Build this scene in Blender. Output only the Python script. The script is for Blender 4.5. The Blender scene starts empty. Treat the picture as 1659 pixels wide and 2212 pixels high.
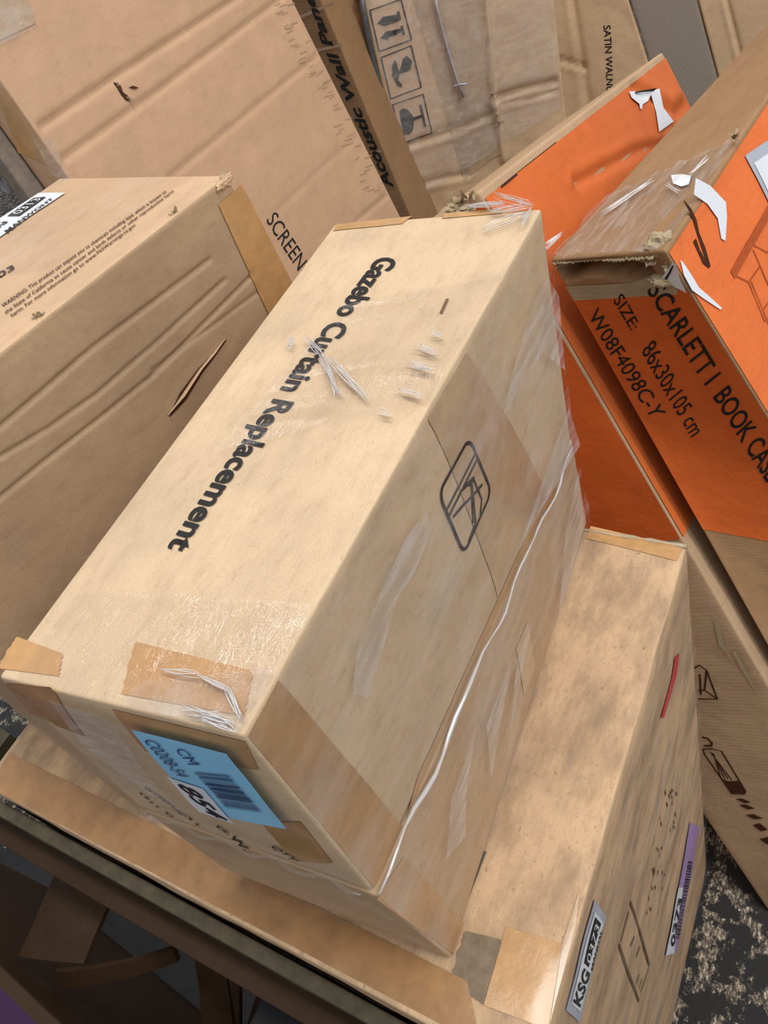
import bpy, bmesh, math, random
import numpy as np
from mathutils import Vector, Matrix, noise

# ------------------------------------------------------------------ camera, world, lamps, exposure
scene = bpy.context.scene
COL = scene.collection
F_PX, CX, CY = 1660.0, 829.5, 1106.0                      # focal length and centre for a 1659 x 2212 frame
CAM = np.array([0.0, 0.0, 1.7])                            # hand-held phone, metres above the floor
_w = np.array([1.896146445867927, -1.385072463860281, 0.20997448224179588])
_t = np.linalg.norm(_w); _k = _w / _t
_K = np.array([[0, -_k[2], _k[1]], [_k[2], 0, -_k[0]], [-_k[1], _k[0], 0]])
RC = np.eye(3) + math.sin(_t) * _K + (1 - math.cos(_t)) * _K @ _K      # world -> (right, down, forward)
cam_data = bpy.data.cameras.new('camera')
cam = bpy.data.objects.new('camera', cam_data); COL.objects.link(cam)
cam_data.sensor_fit = 'VERTICAL'; cam_data.sensor_height = 36.0
cam_data.lens = F_PX / 2212.0 * 36.0
cam_data.clip_start = 0.02; cam_data.clip_end = 60
_m = Matrix(((RC[0][0], -RC[1][0], -RC[2][0]), (RC[0][1], -RC[1][1], -RC[2][1]), (RC[0][2], -RC[1][2], -RC[2][2])))
cam.matrix_world = Matrix.Translation(Vector(CAM)) @ _m.to_4x4()
scene.camera = cam

scene.view_settings.view_transform = 'Standard'
scene.view_settings.look = 'None'
scene.view_settings.gamma = 1.0
scene.view_settings.use_curve_mapping = False
scene.view_settings.exposure = 0.0

world = bpy.data.worlds.new('warehouse_ambient'); scene.world = world
world.use_nodes = True
_bg = world.node_tree.nodes['Background']
_bg.inputs[0].default_value = (0.93, 0.96, 1.0, 1.0); _bg.inputs[1].default_value = 0.54

def lamp(name, loc, size, energy, target, color=(1.0, 0.985, 0.96)):
    d = bpy.data.lights.new(name, 'AREA'); d.shape = 'RECTANGLE'
    d.size, d.size_y = size; d.energy = energy; d.color = color
    o = bpy.data.objects.new(name, d); COL.objects.link(o); o.location = loc
    o.rotation_euler = (Vector(target) - Vector(loc)).to_track_quat('-Z', 'Y').to_euler()
    return o
lamp('ceiling_or_fill_lamp', (0.9, 0.1, 7.0), (0.8, 3.6), 185, (0.9, 0.1, 0))
lamp('ceiling_or_fill_lamp', (2.6, 3.4, 5.2), (0.6, 3.0), 50, (2.2, 2.6, 0))
lamp('ceiling_or_fill_lamp', (0.6, -3.4, 5.2), (0.6, 3.0), 112, (1.3, -0.6, 0.6))

lamp('ceiling_or_fill_lamp', (-1.4, -3.6, 5.2), (0.6, 3.0), 46, (1.2, 0.2, 0.6))  # fill lamp added to brighten the back cartons

# ------------------------------------------------------------------ picture measurements -> places in the room
def to_px(P):
    q = RC @ (np.asarray(P, float) - CAM)
    return np.array([CX + F_PX * q[0] / q[2], CY + F_PX * q[1] / q[2]])
def ray(px):
    return RC.T @ np.array([(px[0] - CX) / F_PX, (px[1] - CY) / F_PX, 1.0])
def at_z(px, z):
    d = ray(px); return CAM + d * (z - CAM[2]) / d[2]
def at_plane(px, p0, n):
    d = ray(px); n = np.asarray(n, float); return CAM + d * ((np.asarray(p0) - CAM) @ n) / (d @ n)
def keep_depth(P, px):
    z = (RC @ (np.asarray(P) - CAM))[2]; return CAM + ray(px) * z

# ------------------------------------------------------------------ materials
def lin(r, g, b):
    f = lambda c: c / 12.92 if c <= 0.04045 else ((c + 0.055) / 1.055) ** 2.4
    return (f(r / 255), f(g / 255), f(b / 255), 1.0)
MATS = {}
class NT:
    def __init__(self, name):
        self.m = bpy.data.materials.new(name); self.m.use_nodes = True
        self.t = self.m.node_tree; self.n = self.t.nodes; self.l = self.t.links
        self.b = self.n['Principled BSDF']
        MATS[name] = self.m
    def node(self, kind, **kw):
        x = self.n.new(kind)
        for k, v in kw.items(): setattr(x, k, v)
        return x
    def link(self, a, b): self.l.new(a, b)
    def coords(self, kind='UV', scale=(1, 1, 1), rot=0.0):
        tc = self.node('ShaderNodeTexCoord'); mp = self.node('ShaderNodeMapping')
        mp.inputs['Scale'].default_value = scale; mp.inputs['Rotation'].default_value = (0, 0, rot)
        self.link(tc.outputs[kind], mp.inputs['Vector']); return mp.outputs[0]
    def noise(self, vec, scale, detail=4, rough=0.55):
        x = self.node('ShaderNodeTexNoise'); x.inputs['Scale'].default_value = scale
        x.inputs['Detail'].default_value = detail; x.inputs['Roughness'].default_value = rough
        self.link(vec, x.inputs['Vector']); return x.outputs['Fac']
    def ramp(self, fac, stops):
        x = self.node('ShaderNodeValToRGB'); e = x.color_ramp.elements
        while len(e) < len(stops): e.new(0.5)
        for i, (p, c) in enumerate(stops): e[i].position = p; e[i].color = c
        self.link(fac, x.inputs[0]); return x.outputs[0]
    def mix(self, fac, a, b, blend='MIX'):
        x = self.node('ShaderNodeMixRGB', blend_type=blend)
        for i, v in ((0, fac), (1, a), (2, b)):
            if isinstance(v, (int, float)): x.inputs[i].default_value = v
            elif isinstance(v, tuple): x.inputs[i].default_value = v
            else: self.link(v, x.inputs[i])
        return x.outputs[0]
    def bump(self, h, strength, dist, prev=None):
        x = self.node('ShaderNodeBump'); x.inputs['Strength'].default_value = strength
        x.inputs['Distance'].default_value = dist; self.link(h, x.inputs['Height'])
        if prev is not None: self.link(prev, x.inputs['Normal'])
        return x.outputs[0]
G1 = (1, 1, 1, 1); G0 = (0, 0, 0, 1)

def kraft(name, rgb, stain=0.25, stain_rgb=(120, 100, 82), flute_rot=0.0, rough=0.62, flute=0.5, spec=0.14, mottle=0.5, fleck=0.5, smudge=4.5, st0=0.54):
    t = NT(name); base = lin(*rgb)
    uv = t.coords('UV'); 
    dark = tuple(c * 0.80 for c in base[:3]) + (1,); lite = tuple(min(1, c * 1.14) for c in base[:3]) + (1,)
    c = t.ramp(t.noise(uv, 9, 5, 0.6), [(0.32, dark), (0.52, base), (0.72, lite)])
    c = t.mix(mottle, base, c)
    st = t.coords('UV', (14, 260, 1), flute_rot)               # paper fibres lying along the flutes
    fib = t.noise(st, 3.0, 3, 0.6)
    c = t.mix(0.2, c, t.ramp(fib, [(0.3, (0.72, 0.70, 0.68, 1)), (0.55, G1)]), 'MULTIPLY')
    c = t.mix(0.55 * mottle + 0.2, c, t.ramp(t.noise(t.coords('UV', (1, 2.2, 1), flute_rot + 1.5708), 34, 7, 0.7), [(0.34, (0.84, 0.80, 0.77, 1)), (0.5, G1), (0.66, (1.05, 1.03, 1.0, 1))]), 'MULTIPLY')
    c = t.mix(fleck, c, t.ramp(t.noise(t.coords('UV', (1, 2.0, 1), flute_rot + 1.5708), 150, 4, 0.7), [(0.30, (0.5, 0.46, 0.44, 1)), (0.40, G1)]), 'MULTIPLY')
    sp = t.noise(uv, 700, 2, 0.5)
    c = t.mix(0.25, c, t.ramp(sp, [(0.3, (0.66, 0.62, 0.58, 1)), (0.5, G1), (0.75, (1.12, 1.12, 1.1, 1))]), 'MULTIPLY')
    smu = t.noise(t.coords('UV', (1.0, 2.4, 1), flute_rot + 0.3), smudge, 7, 0.68)
    fac = t.ramp(smu, [(st0, G0), (st0 + 0.24, G1)])
    x = t.node('ShaderNodeMath', operation='MULTIPLY'); t.link(fac, x.inputs[0]); x.inputs[1].default_value = stain
    c = t.mix(x.outputs[0], c, lin(*stain_rgb))
    t.link(c, t.b.inputs['Base Color'])
    t.b.inputs['Roughness'].default_value = rough
    t.b.inputs['Specular IOR Level'].default_value = spec
    w = t.node('ShaderNodeTexWave'); w.inputs['Scale'].default_value = 1.0; w.bands_direction = 'Y'
    w.inputs['Distortion'].default_value = 0.6; w.inputs['Detail'].default_value = 1
    t.link(t.coords('UV', (3, 44, 1), flute_rot), w.inputs['Vector'])
    n = t.bump(w.outputs['Fac'], flute * 0.25, 0.0006)
    n = t.bump(t.noise(uv, 26, 4, 0.6), 0.35, 0.003, n)
    t.link(n, t.b.inputs['Normal'])
    return t.m

def plain(name, rgb, rough=0.6, spec=0.3, var=0.12, nscale=40, coat=0.0, bump=0.1):
    t = NT(name); base = lin(*rgb)
    o = t.coords('Object')
    c = t.ramp(t.noise(o, nscale, 4, 0.6), [(0.3, tuple(v * (1 - var) for v in base[:3]) + (1,)), (0.7, tuple(min(1, v * (1 + var)) for v in base[:3]) + (1,))])
    t.link(c, t.b.inputs['Base Color']); t.b.inputs['Roughness'].default_value = rough
    t.b.inputs['Specular IOR Level'].default_value = spec
    t.b.inputs['Coat Weight'].default_value = coat; t.b.inputs['Coat Roughness'].default_value = 0.12
    if bump: t.link(t.bump(t.noise(o, nscale * 2, 3, 0.6), bump, 0.002), t.b.inputs['Normal'])
    return t.m

def film_mat(name, shine=0.0, rough=0.12, wr=60, strength=0.5, haze=(0.0, 0.12), hz=7):
    """clear stretch film: passes light, shines a little, with milky haze where it lies in folds"""
    t = NT(name)
    nrm = t.bump(t.noise(t.coords('UV', (1, 2.4, 1), 0.8), wr, 5, 0.65), strength, 0.004)
    tr = t.node('ShaderNodeBsdfTransparent'); tr.inputs[0].default_value = (0.985, 0.98, 0.98, 1)
    gl = t.node('ShaderNodeBsdfGlossy'); gl.inputs['Roughness'].default_value = rough; t.link(nrm, gl.inputs['Normal'])
    df = t.node('ShaderNodeBsdfDiffuse'); df.inputs[0].default_value = (0.86, 0.84, 0.84, 1)
    hv = t.ramp(t.noise(t.coords('UV', (1, 3.2, 1), 0.9), hz, 4, 0.6), [(0.46, (haze[0],) * 3 + (1,)), (0.66, (haze[1],) * 3 + (1,))])
    m1 = t.node('ShaderNodeMixShader'); t.link(hv, m1.inputs[0]); t.link(tr.outputs[0], m1.inputs[1]); t.link(df.outputs[0], m1.inputs[2])
    m2 = t.node('ShaderNodeMixShader'); m2.inputs[0].default_value = shine; t.link(m1.outputs[0], m2.inputs[1]); t.link(gl.outputs[0], m2.inputs[2])
    t.link(m2.outputs[0], t.n['Material Output'].inputs['Surface']); t.n.remove(t.b)
    return t.m

kraft('kraft_pale', (206, 180, 148), 0.45, (160, 136, 110), 1.5708, flute=0.2, fleck=0.35, mottle=0.7)
kraft('kraft_wrapped', (190, 160, 128), 0.4, (140, 116, 92), 0.0)
kraft('kraft_base', (204, 172, 136), 0.95, (148, 124, 102), 0.0, mottle=1.0, fleck=1.0, smudge=9, flute=0.3, st0=0.44)
kraft('kraft_rosy', (198, 162, 130), 0.3, (178, 160, 130), 0.0, flute=0.15, fleck=0.15, mottle=0.25)
kraft('kraft_tan', (200, 168, 134), 0.3, (160, 134, 106), 1.5708, flute=0.25, fleck=0.2)
kraft('kraft_grime_shade', (176, 148, 118), 0.6, (144, 128, 102), 1.5708, flute=0.5, fleck=0.3, mottle=0.6)  # grime plus side shade, both put into this darker kraft
kraft('orange_back', (216, 112, 56), 0.3, (196, 100, 66), 0.0, rough=0.5, flute=0.15, mottle=0.4, fleck=0.2)
kraft('kraft_brown', (158, 124, 90), 0.4, (140, 110, 82), 0.0)
kraft('kraft_dull', (186, 156, 124), 0.3, (140, 120, 100), 0.0)
kraft('kraft_lit', (214, 182, 146), 0.3, (176, 148, 118), 0.0, flute=0.3, fleck=0.3)  # paler kraft: light on the back cartons put into the colour
kraft('kraft_gap_shade', (58, 42, 28), 0.4, (80, 62, 46), 0.0)  # darkened kraft: shade of the gap put into the colour
kraft('kraft_edge', (176, 158, 128), 0.5, (110, 98, 82), 0.0, rough=0.85)
kraft('orange_print', (234, 122, 66), 0.25, (206, 98, 66), 0.0, rough=0.5, flute=0.15, mottle=0.35)
kraft('orange_deep', (214, 104, 48), 0.35, (190, 92, 66), 0.0, rough=0.45, flute=0.15, mottle=0.4)
plain('print_black', (38, 36, 36), 0.6, 0.2, 0.3, 300, bump=0)
plain('print_faded', (112, 84, 58), 0.7, 0.2, 0.3, 200, bump=0)
plain('print_brown', (70, 40, 22), 0.65, 0.2, 0.3, 200, bump=0)
plain('print_orange_line', (176, 84, 40), 0.6, 0.2, 0.15, 200, bump=0)
plain('tape_brown', (186, 142, 92), 0.28, 0.5, 0.12, 60, coat=0.25, bump=0.15)
plain('tape_shaded', (160, 120, 78), 0.35, 0.45, 0.18, 40, coat=0.2, bump=0.2)  # brown tape darkened: near-edge shade put into the colour
plain('tape_tan', (188, 160, 128), 0.3, 0.5, 0.10, 60, coat=0.3, bump=0.15)
plain('tape_side', (178, 140, 100), 0.35, 0.5, 0.12, 50, coat=0.2, bump=0.15)
plain('tape_pink', (232, 122, 84), 0.3, 0.5, 0.08, 60, coat=0.3, bump=0.1)
plain('stain_grey', (128, 112, 92), 0.8, 0.2, 0.2, 120)
plain('stain_soft', (180, 148, 118), 0.8, 0.2, 0.1, 120)
plain('stain_olive', (84, 80, 62), 0.8, 0.2, 0.15, 120)
plain('label_white', (226, 230, 236), 0.45, 0.4, 0.03, 30, bump=0.05)
plain('label_grey', (176, 180, 190), 0.45, 0.4, 0.04, 30, bump=0.05)
plain('label_blue', (146, 212, 248), 0.4, 0.4, 0.03, 30, bump=0.05)
plain('label_purple', (166, 138, 190), 0.45, 0.4, 0.05, 30, bump=0.05)
plain('ink_blue', (46, 74, 112), 0.6, 0.2, 0.2, 200, bump=0)
plain('marker_red', (196, 44, 50), 0.5, 0.3, 0.1, 200, bump=0)
plain('plastic_grey', (84, 86, 88), 0.25, 0.5, 0.25, 60, coat=0.5, bump=0.6)
plain('cord_grey', (168, 166, 172), 0.5, 0.3, 0.2, 120, bump=0.3)
plain('board_grey', (122, 110, 98), 0.75, 0.25, 0.2, 60, bump=0.3)
plain('board_olive', (76, 70, 54), 0.75, 0.25, 0.25, 60, bump=0.4)
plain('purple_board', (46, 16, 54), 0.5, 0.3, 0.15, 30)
plain('gap_black', (30, 30, 32), 0.55, 0.3, 0.3, 30)  # black of the added light block and the painted gap-floor shade
plain('bag_white', (190, 190, 196), 0.35, 0.5, 0.15, 25, coat=0.3, bump=0.5)
film_mat('film_clear', 0.06, 0.10, 60, 0.45, (0.0, 0.16))
film_mat('film_tight', 0.05, 0.14, 30, 0.3, (0.0, 0.07))
film_mat('film_sheer', 0.05, 0.08, 40, 0.5, (0.0, 0.02))
film_mat('film_milky', 0.2, 0.16, 120, 0.7, (0.4, 0.75), 60)
film_mat('film_crinkle', 0.13, 0.05, 150, 1.0, (0.0, 0.16), 20)
film_mat('film_smear', 0.05, 0.2, 40, 0.3, (0.10, 0.30), 24)

# grey board with fine ribs
_t2 = NT('ribbed_grey'); _w2 = _t2.node('ShaderNodeTexWave'); _w2.inputs['Scale'].default_value = 1.0; _w2.bands_direction = 'Y'
_t2.link(_t2.coords('UV', (1, 80, 1)), _w2.inputs['Vector'])
_t2.link(_t2.ramp(_w2.outputs['Fac'], [(0.2, lin(142, 130, 118)), (0.8, lin(166, 154, 140))]), _t2.b.inputs['Base Color'])
_t2.b.inputs['Roughness'].default_value = 0.7
_t2.link(_t2.bump(_w2.outputs['Fac'], 0.5, 0.002), _t2.b.inputs['Normal'])

# dark worn concrete with pale grit and black patches
_f = NT('floor_concrete'); _o = _f.coords('Object')
_o2 = _f.coords('Object', (1, 2.2, 1), 0.5)
_c = _f.ramp(_f.noise(_o2, 85, 6, 0.72), [(0.38, lin(34, 32, 32)), (0.47, lin(92, 84, 74)), (0.55, lin(150, 136, 116)), (0.64, lin(222, 212, 192))])
_p = _f.ramp(_f.noise(_o, 24, 5, 0.7), [(0.51, G1), (0.56, G0)])
_c = _f.mix(_p, _c, lin(34, 33, 34))
_f.link(_c, _f.b.inputs['Base Color']); _f.b.inputs['Roughness'].default_value = 0.8
_f.link(_f.bump(_f.noise(_o, 95, 5, 0.65), 0.6, 0.004), _f.b.inputs['Normal'])

# ------------------------------------------------------------------ mesh helpers
def mesh_obj(name, V, Fc, mat, parent=None, uv=None, smooth=True):
    me = bpy.data.meshes.new(name)
    me.from_pydata([tuple(map(float, v)) for v in V], [], Fc)
    if uv is not None:
        L = me.uv_layers.new(name='UVMap'); L.data.foreach_set('uv', np.asarray(uv, np.float32).ravel())
    if smooth: me.polygons.foreach_set('use_smooth', np.ones(len(me.polygons), bool))
    me.materials.append(MATS[mat]); me.update()
    o = bpy.data.objects.new(name, me); COL.objects.link(o)
    if parent is not None: o.parent = parent
    return o
def tag(o, label=None, cat=None, group=None, kind=None):
    if label: o['label'] = label
    if cat: o['category'] = cat
    if group: o['group'] = group
    if kind: o['kind'] = kind
    return o
def thing(name, label, cat, loc=(0, 0, 0), group=None):
    e = bpy.data.objects.new(name, None); COL.objects.link(e); e.empty_display_size = 0.05
    e.location = loc
    return tag(e, label, cat, group)
def fix_parent(root):
    """parts were modelled in room coordinates: keep them there under their thing"""
    bpy.context.view_layer.update()
    for ch in root.children:
        ch.matrix_parent_inverse = root.matrix_world.inverted()
def vnoise(P, scale, seed=0.0):
    return np.array([noise.noise(Vector((p[0] * scale + seed, p[1] * scale + seed * 1.7, p[2] * scale - seed))) for p in P])

FACES = {'X0': (0, 0, 1, 2), 'X1': (0, 1, 1, 2), 'Y0': (1, 0, 0, 2), 'Y1': (1, 1, 0, 2), 'Z0': (2, 0, 0, 1), 'Z1': (2, 1, 0, 1)}
class Carton:
    """a six-sided carton with slightly out-of-true corners: axis 0 = away, 1 = left, 2 = up; corner i has bits (away, left, up)"""
    def __init__(s, corners, radius=0.004, bulge=None, wobble=0.0012, seed=0.0, relief=None):
        s.c = np.asarray(corners, float); s.r = radius; s.bulge = bulge or {}; s.wob = wobble; s.seed = seed
        s.relief = relief or {}
        e = lambda m: np.mean([np.linalg.norm(s.c[i | m] - s.c[i]) for i in range(8) if not i & m])
        s.d = np.array([e(1), e(2), e(4)])
    def tri(s, p):
        p = np.atleast_2d(p); out = np.zeros((len(p), 3))
        for i in range(8):
            w = np.ones(len(p))
            for a in range(3): w = w * (p[:, a] if (i >> a) & 1 else 1 - p[:, a])
            out += w[:, None] * s.c[i]
        return out
    def p3(s, face, st):
        a, side, b, c = FACES[face]; st = np.atleast_2d(st)
        p = np.zeros((len(st), 3)); p[:, a] = side; p[:, b] = st[:, 0]; p[:, c] = st[:, 1]; return p
    def normal(s, face, st):
        st = np.atleast_2d(st); a, side, b, c = FACES[face]; h = 1e-3
        du = s.tri(s.p3(face, st + [h, 0])) - s.tri(s.p3(face, st - [h, 0])); dv = s.tri(s.p3(face, st + [0, h])) - s.tri(s.p3(face, st - [0, h]))
        n = np.cross(du, dv); n /= np.linalg.norm(n, axis=1)[:, None]
        q = s.p3(face, st).copy(); q[:, a] = 1 - side
        sg = np.sign(np.sum(n * (s.tri(s.p3(face, st)) - s.tri(q)), axis=1)); return n * sg[:, None]
    def disp(s, face, st):
        st = np.atleast_2d(st); a, side, b, c = FACES[face]
        ed = np.minimum(np.minimum(st[:, 0], 1 - st[:, 0]) * s.d[b], np.minimum(st[:, 1], 1 - st[:, 1]) * s.d[c])
        mask = np.clip((ed - s.r) / 0.012, 0, 1); mask = mask * mask * (3 - 2 * mask)
        v = np.zeros(len(st))
        if s.wob:
            P = s.tri(s.p3(face, st)); v += s.wob * vnoise(P, 9, s.seed) + 0.5 * s.wob * vnoise(P, 26, s.seed + 5)
        k = s.bulge.get(face, 0.0)
        v = v + k * 16 * st[:, 0] * (1 - st[:, 0]) * st[:, 1] * (1 - st[:, 1])
        if face in s.relief: v = v + s.relief[face](s, face, st)
        return v * mask
    def surf(s, face, st, off=0.0):
        st = np.atleast_2d(st)
        return s.tri(s.p3(face, st)) + s.normal(face, st) * (s.disp(face, st) + off)[:, None]
    def locate(s, face, px):
        """where on the face a measured mark sits"""
        x = np.array([0.5, 0.5]); g = lambda q: to_px(s.tri(s.p3(face, q))[0])
        for _ in range(30):
            r = np.asarray(px, float) - g(x); J = np.stack([(g(x + [1e-4, 0]) - g(x)) / 1e-4, (g(x + [0, 1e-4]) - g(x)) / 1e-4], 1)
            dx = np.linalg.solve(J, r); n = np.linalg.norm(dx)
            if n > 0.5: dx *= 0.5 / n
            x = x + dx
            if n < 1e-7: break
        return x
    def build(s, name, mat, parent, res=(24, 24, 24), skip=(), face_mats=None):
        ax = []
        for a in range(3):
            r = s.r / s.d[a]
            ax.append(np.concatenate([[0, r * 0.4], np.linspace(r, 1 - r, res[a]), [1 - r * 0.4, 1]]))
        V = []; keys = {}; quads = []; uvs = []
        N = [len(q) for q in ax]; allc = []; allP = []; quadi = []; fnames = []
        for f, (a, side, b, c) in FACES.items():
            if f in skip: continue
            I, J = np.meshgrid(np.arange(N[b]), np.arange(N[c]), indexing='ij')
            st = np.stack([ax[b][I.ravel()], ax[c][J.ravel()]], 1)
            p = s.p3(f, st) * s.d
            q = np.clip(p, s.r, s.d - s.r); v = p - q; n = np.linalg.norm(v, axis=1); n[n < 1e-9] = 1
            p = (q + v / n[:, None] * s.r) / s.d
            P = s.tri(p) + s.normal(f, st) * s.disp(f, st)[:, None]
            idx = np.zeros((len(st), 3), int); idx[:, a] = 0 if side == 0 else N[a] - 1; idx[:, b] = I.ravel(); idx[:, c] = J.ravel()
            code = (idx[:, 0] * 4096 + idx[:, 1]) * 4096 + idx[:, 2]
            base = sum(len(z) for z in allc); allc.append(code); allP.append(P)
            g = np.arange(N[b] * N[c]).reshape(N[b], N[c]) + base
            qd = np.stack([g[:-1, :-1], g[1:, :-1], g[1:, 1:], g[:-1, 1:]], -1).reshape(-1, 4)
            flip = (side == 1) == (a == 1)
            if flip: qd = qd[:, ::-1]
            quadi.append(qd); fnames.append((f, len(qd)))
            uvs.append(np.stack([st[:, 0] * s.d[b], st[:, 1] * s.d[c]], 1))
        code = np.concatenate(allc); P = np.concatenate(allP); UV = np.concatenate(uvs); Q = np.concatenate(quadi)
        u, first, inv = np.unique(code, return_index=True, return_inverse=True)
        loopuv = UV[Q.ravel()]; Q2 = inv[Q]
        o = mesh_obj(name, P[first], Q2.tolist(), mat, parent, loopuv)
        if face_mats:                                            # panels with a material of their own
            idx = []
            for f, n in fnames:
                k = 0
                if f in face_mats:
                    o.data.materials.append(MATS[face_mats[f]]); k = len(o.data.materials) - 1
                idx += [k] * n
            o.data.polygons.foreach_set('material_index', idx)
        return o
    # --- things printed on, stuck to or stretched over a face
    def quad_st(s, face, quad):
        return [s.locate(face, q) for q in quad]
    def decal(s, name, face, quad, V2, Fc, mat, parent, off=0.0008, st=None):
        """V2 in the unit square (right, up); quad = top-left, top-right, bottom-right, bottom-left"""
        q = st if st is not None else s.quad_st(face, quad)
        V2 = np.asarray(V2, float); u = V2[:, :1]; v = V2[:, 1:2]
        ST = q[0] * (1 - u) * v + q[1] * u * v + q[2] * u * (1 - v) + q[3] * (1 - u) * (1 - v)
        P = s.surf(face, ST, off); a, side, b, c = FACES[face]
        uvv = ST * [s.d[b], s.d[c]]
        n = s.normal(face, ST[:1])[0]
        f0 = Fc[0]
        if np.cross(P[f0[1]] - P[f0[0]], P[f0[2]] - P[f0[0]]) @ n < 0: Fc = [f[::-1] for f in Fc]
        lu = [uvv[i] for f in Fc for i in f]
        return mesh_obj(name, P, Fc, mat, parent, lu)
    def patch(s, name, face, quad, mat, parent, off=0.0006, n=(14, 14), rag=0.0, st=None, seed=0, lift=None):
        nu, nv = n; rng = random.Random(seed + 17)
        V = []; Fc = []
        ru = [rng.uniform(-rag, rag) for _ in range(nv + 1)]; rv = [rng.uniform(-rag, rag) for _ in range(nv + 1)]
        for j in range(nv + 1):
            for i in range(nu + 1):
                u, v = i / nu, j / nv
                V.append((u + ru[j] * (1 - u) + rv[j] * u, v))
        for j in range(nv):
            for i in range(nu):
                k = j * (nu + 1) + i; Fc.append([k, k + 1, k + nu + 2, k + nu + 1])
        return s.decal(name, face, quad, V, Fc, mat, parent, off, st)
    def poly(s, name, face, pts, mat, parent, off=0.0012, flat=False):
        ST = np.array([s.locate(face, p) for p in pts])
        keep = s.relief
        if flat: s.relief = {}                                    # stretched straight across the dents
        o = s.poly_st(name, face, ST, mat, parent, off); s.relief = keep; return o
    def poly_st(s, name, face, ST, mat, parent, off=0.0012):
        bm = bmesh.new(); vs = [bm.verts.new(tuple(p)) for p in s.surf(face, ST, off)]
        f = bm.faces.new(vs); bmesh.ops.triangulate(bm, faces=[f])
        V = [tuple(v.co) for v in bm.verts]; Fc = [[v.index for v in f.verts] for f in bm.faces] if not bm.verts.index_update() else 0
        bm.free(); n = s.normal(face, ST[:1])[0]; V = np.array(V)
        Fc = [f if np.cross(V[f[1]] - V[f[0]], V[f[2]] - V[f[0]]) @ n > 0 else f[::-1] for f in Fc]
        lu = [tuple(ST[i] * 0.3) for f in Fc for i in f]
        return mesh_obj(name, V, Fc, mat, parent, lu)
    def stroke(s, name, face, pts, width, mat, parent, off=0.001, st=None, closed=False):
        """a printed line, width in metres"""
        ST = np.array(st) if st is not None else np.array([s.locate(face, p) for p in pts])
        return ribbon(name, s.surf(face, ST, off), s.normal(face, ST), width, mat, parent, closed)
    def text(s, name, face, body, quad, mat, parent, bold=0.0, shear=0.0, off=0.0009):
        V, Fc = text_mesh(body, bold, shear); return s.decal(name, face, quad, V, Fc, mat, parent, off)

def ribbon(name, P, Nn, width, mat, parent, closed=False):
    P = np.asarray(P); n = len(P); V = []; Fc = []
    ws = width if hasattr(width, '__len__') else [width] * n
    for i in range(n):
        a = P[(i - 1) % n] if (closed or i > 0) else P[i]; b = P[(i + 1) % n] if (closed or i < n - 1) else P[i]
        t = b - a; t = t / (np.linalg.norm(t) + 1e-12); sd = np.cross(Nn[i], t); sd /= np.linalg.norm(sd) + 1e-12
        V += [P[i] + sd * ws[i] / 2, P[i] - sd * ws[i] / 2]
    for i in range(n if closed else n - 1):
        j = (i + 1) % n; Fc.append([2 * i, 2 * i + 1, 2 * j + 1, 2 * j])
    return mesh_obj(name, V, Fc, mat, parent)
def join_parts(name, parts, parent, stuff=False):
    """several strokes of one print become one mesh"""
    V = []; Fc = []; mat = parts[0].data.materials[0].name
    for o in parts:
        b = len(V); V += [tuple(v.co) for v in o.data.vertices]; Fc += [[b + i for i in p.vertices] for p in o.data.polygons]
        me = o.data; bpy.data.objects.remove(o); bpy.data.meshes.remove(me)
    o = mesh_obj(name, V, Fc, mat, parent)
    if stuff: o['kind'] = 'stuff'
    return o
_TXT = {}
def text_mesh(body, bold=0.0, shear=0.0):
    k = (body, bold, shear)
    if k in _TXT: return _TXT[k]
    cu = bpy.data.curves.new('t', 'FONT'); cu.body = body; cu.resolution_u = 3; cu.offset = bold; cu.shear = shear
    o = bpy.data.objects.new('t', cu); COL.objects.link(o); bpy.context.view_layer.update()
    me = bpy.data.meshes.new_from_object(o.evaluated_get(bpy.context.evaluated_depsgraph_get()))
    V = np.array([v.co[:2] for v in me.vertices]); Fc = [list(p.vertices) for p in me.polygons]
    bpy.data.objects.remove(o); bpy.data.curves.remove(cu); bpy.data.meshes.remove(me)
    lo, hi = V.min(0), V.max(0); V = (V - lo) / (hi - lo)
    _TXT[k] = (V, Fc); return _TXT[k]
def tube(name, pts, rad, mat, parent, n=7, flat=1.0, seed=0, jit=0.0):
    pts = np.asarray(pts, float); rng = np.random.default_rng(seed); V = []; Fc = []; m = len(pts)
    rad = rad if hasattr(rad, '__len__') else [rad] * m; up = np.array([0.31, -0.42, 0.85])
    for i in range(m):
        t = pts[min(i + 1, m - 1)] - pts[max(i - 1, 0)]; t /= np.linalg.norm(t) + 1e-12
        a = np.cross(t, up); a /= np.linalg.norm(a); b = np.cross(t, a)
        for k in range(n):
            an = 2 * math.pi * k / n; rr = rad[i] * (1 + jit * rng.uniform(-1, 1))
            V.append(pts[i] + a * rr * math.cos(an) + b * rr * flat * math.sin(an))
    for i in range(m - 1):
        for k in range(n): Fc.append([i * n + k, i * n + (k + 1) % n, (i + 1) * n + (k + 1) % n, (i + 1) * n + k])
    Fc.append(list(range(n))[::-1]); Fc.append([(m - 1) * n + k for k in range(n)])
    return mesh_obj(name, V, Fc, mat, parent)
def warp(c, moves):
    c = np.array(c, float)
    for i, px in moves.items(): c[i] = keep_depth(c[i], px)
    return c
def cuboid(o, yaw, d):
    q = np.array([[math.cos(yaw), -math.sin(yaw), 0], [math.sin(yaw), math.cos(yaw), 0], [0, 0, 1]])
    return np.array([np.asarray(o) + q @ (np.array([i & 1, (i >> 1) & 1, (i >> 2) & 1]) * d) for i in range(8)])
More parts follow.
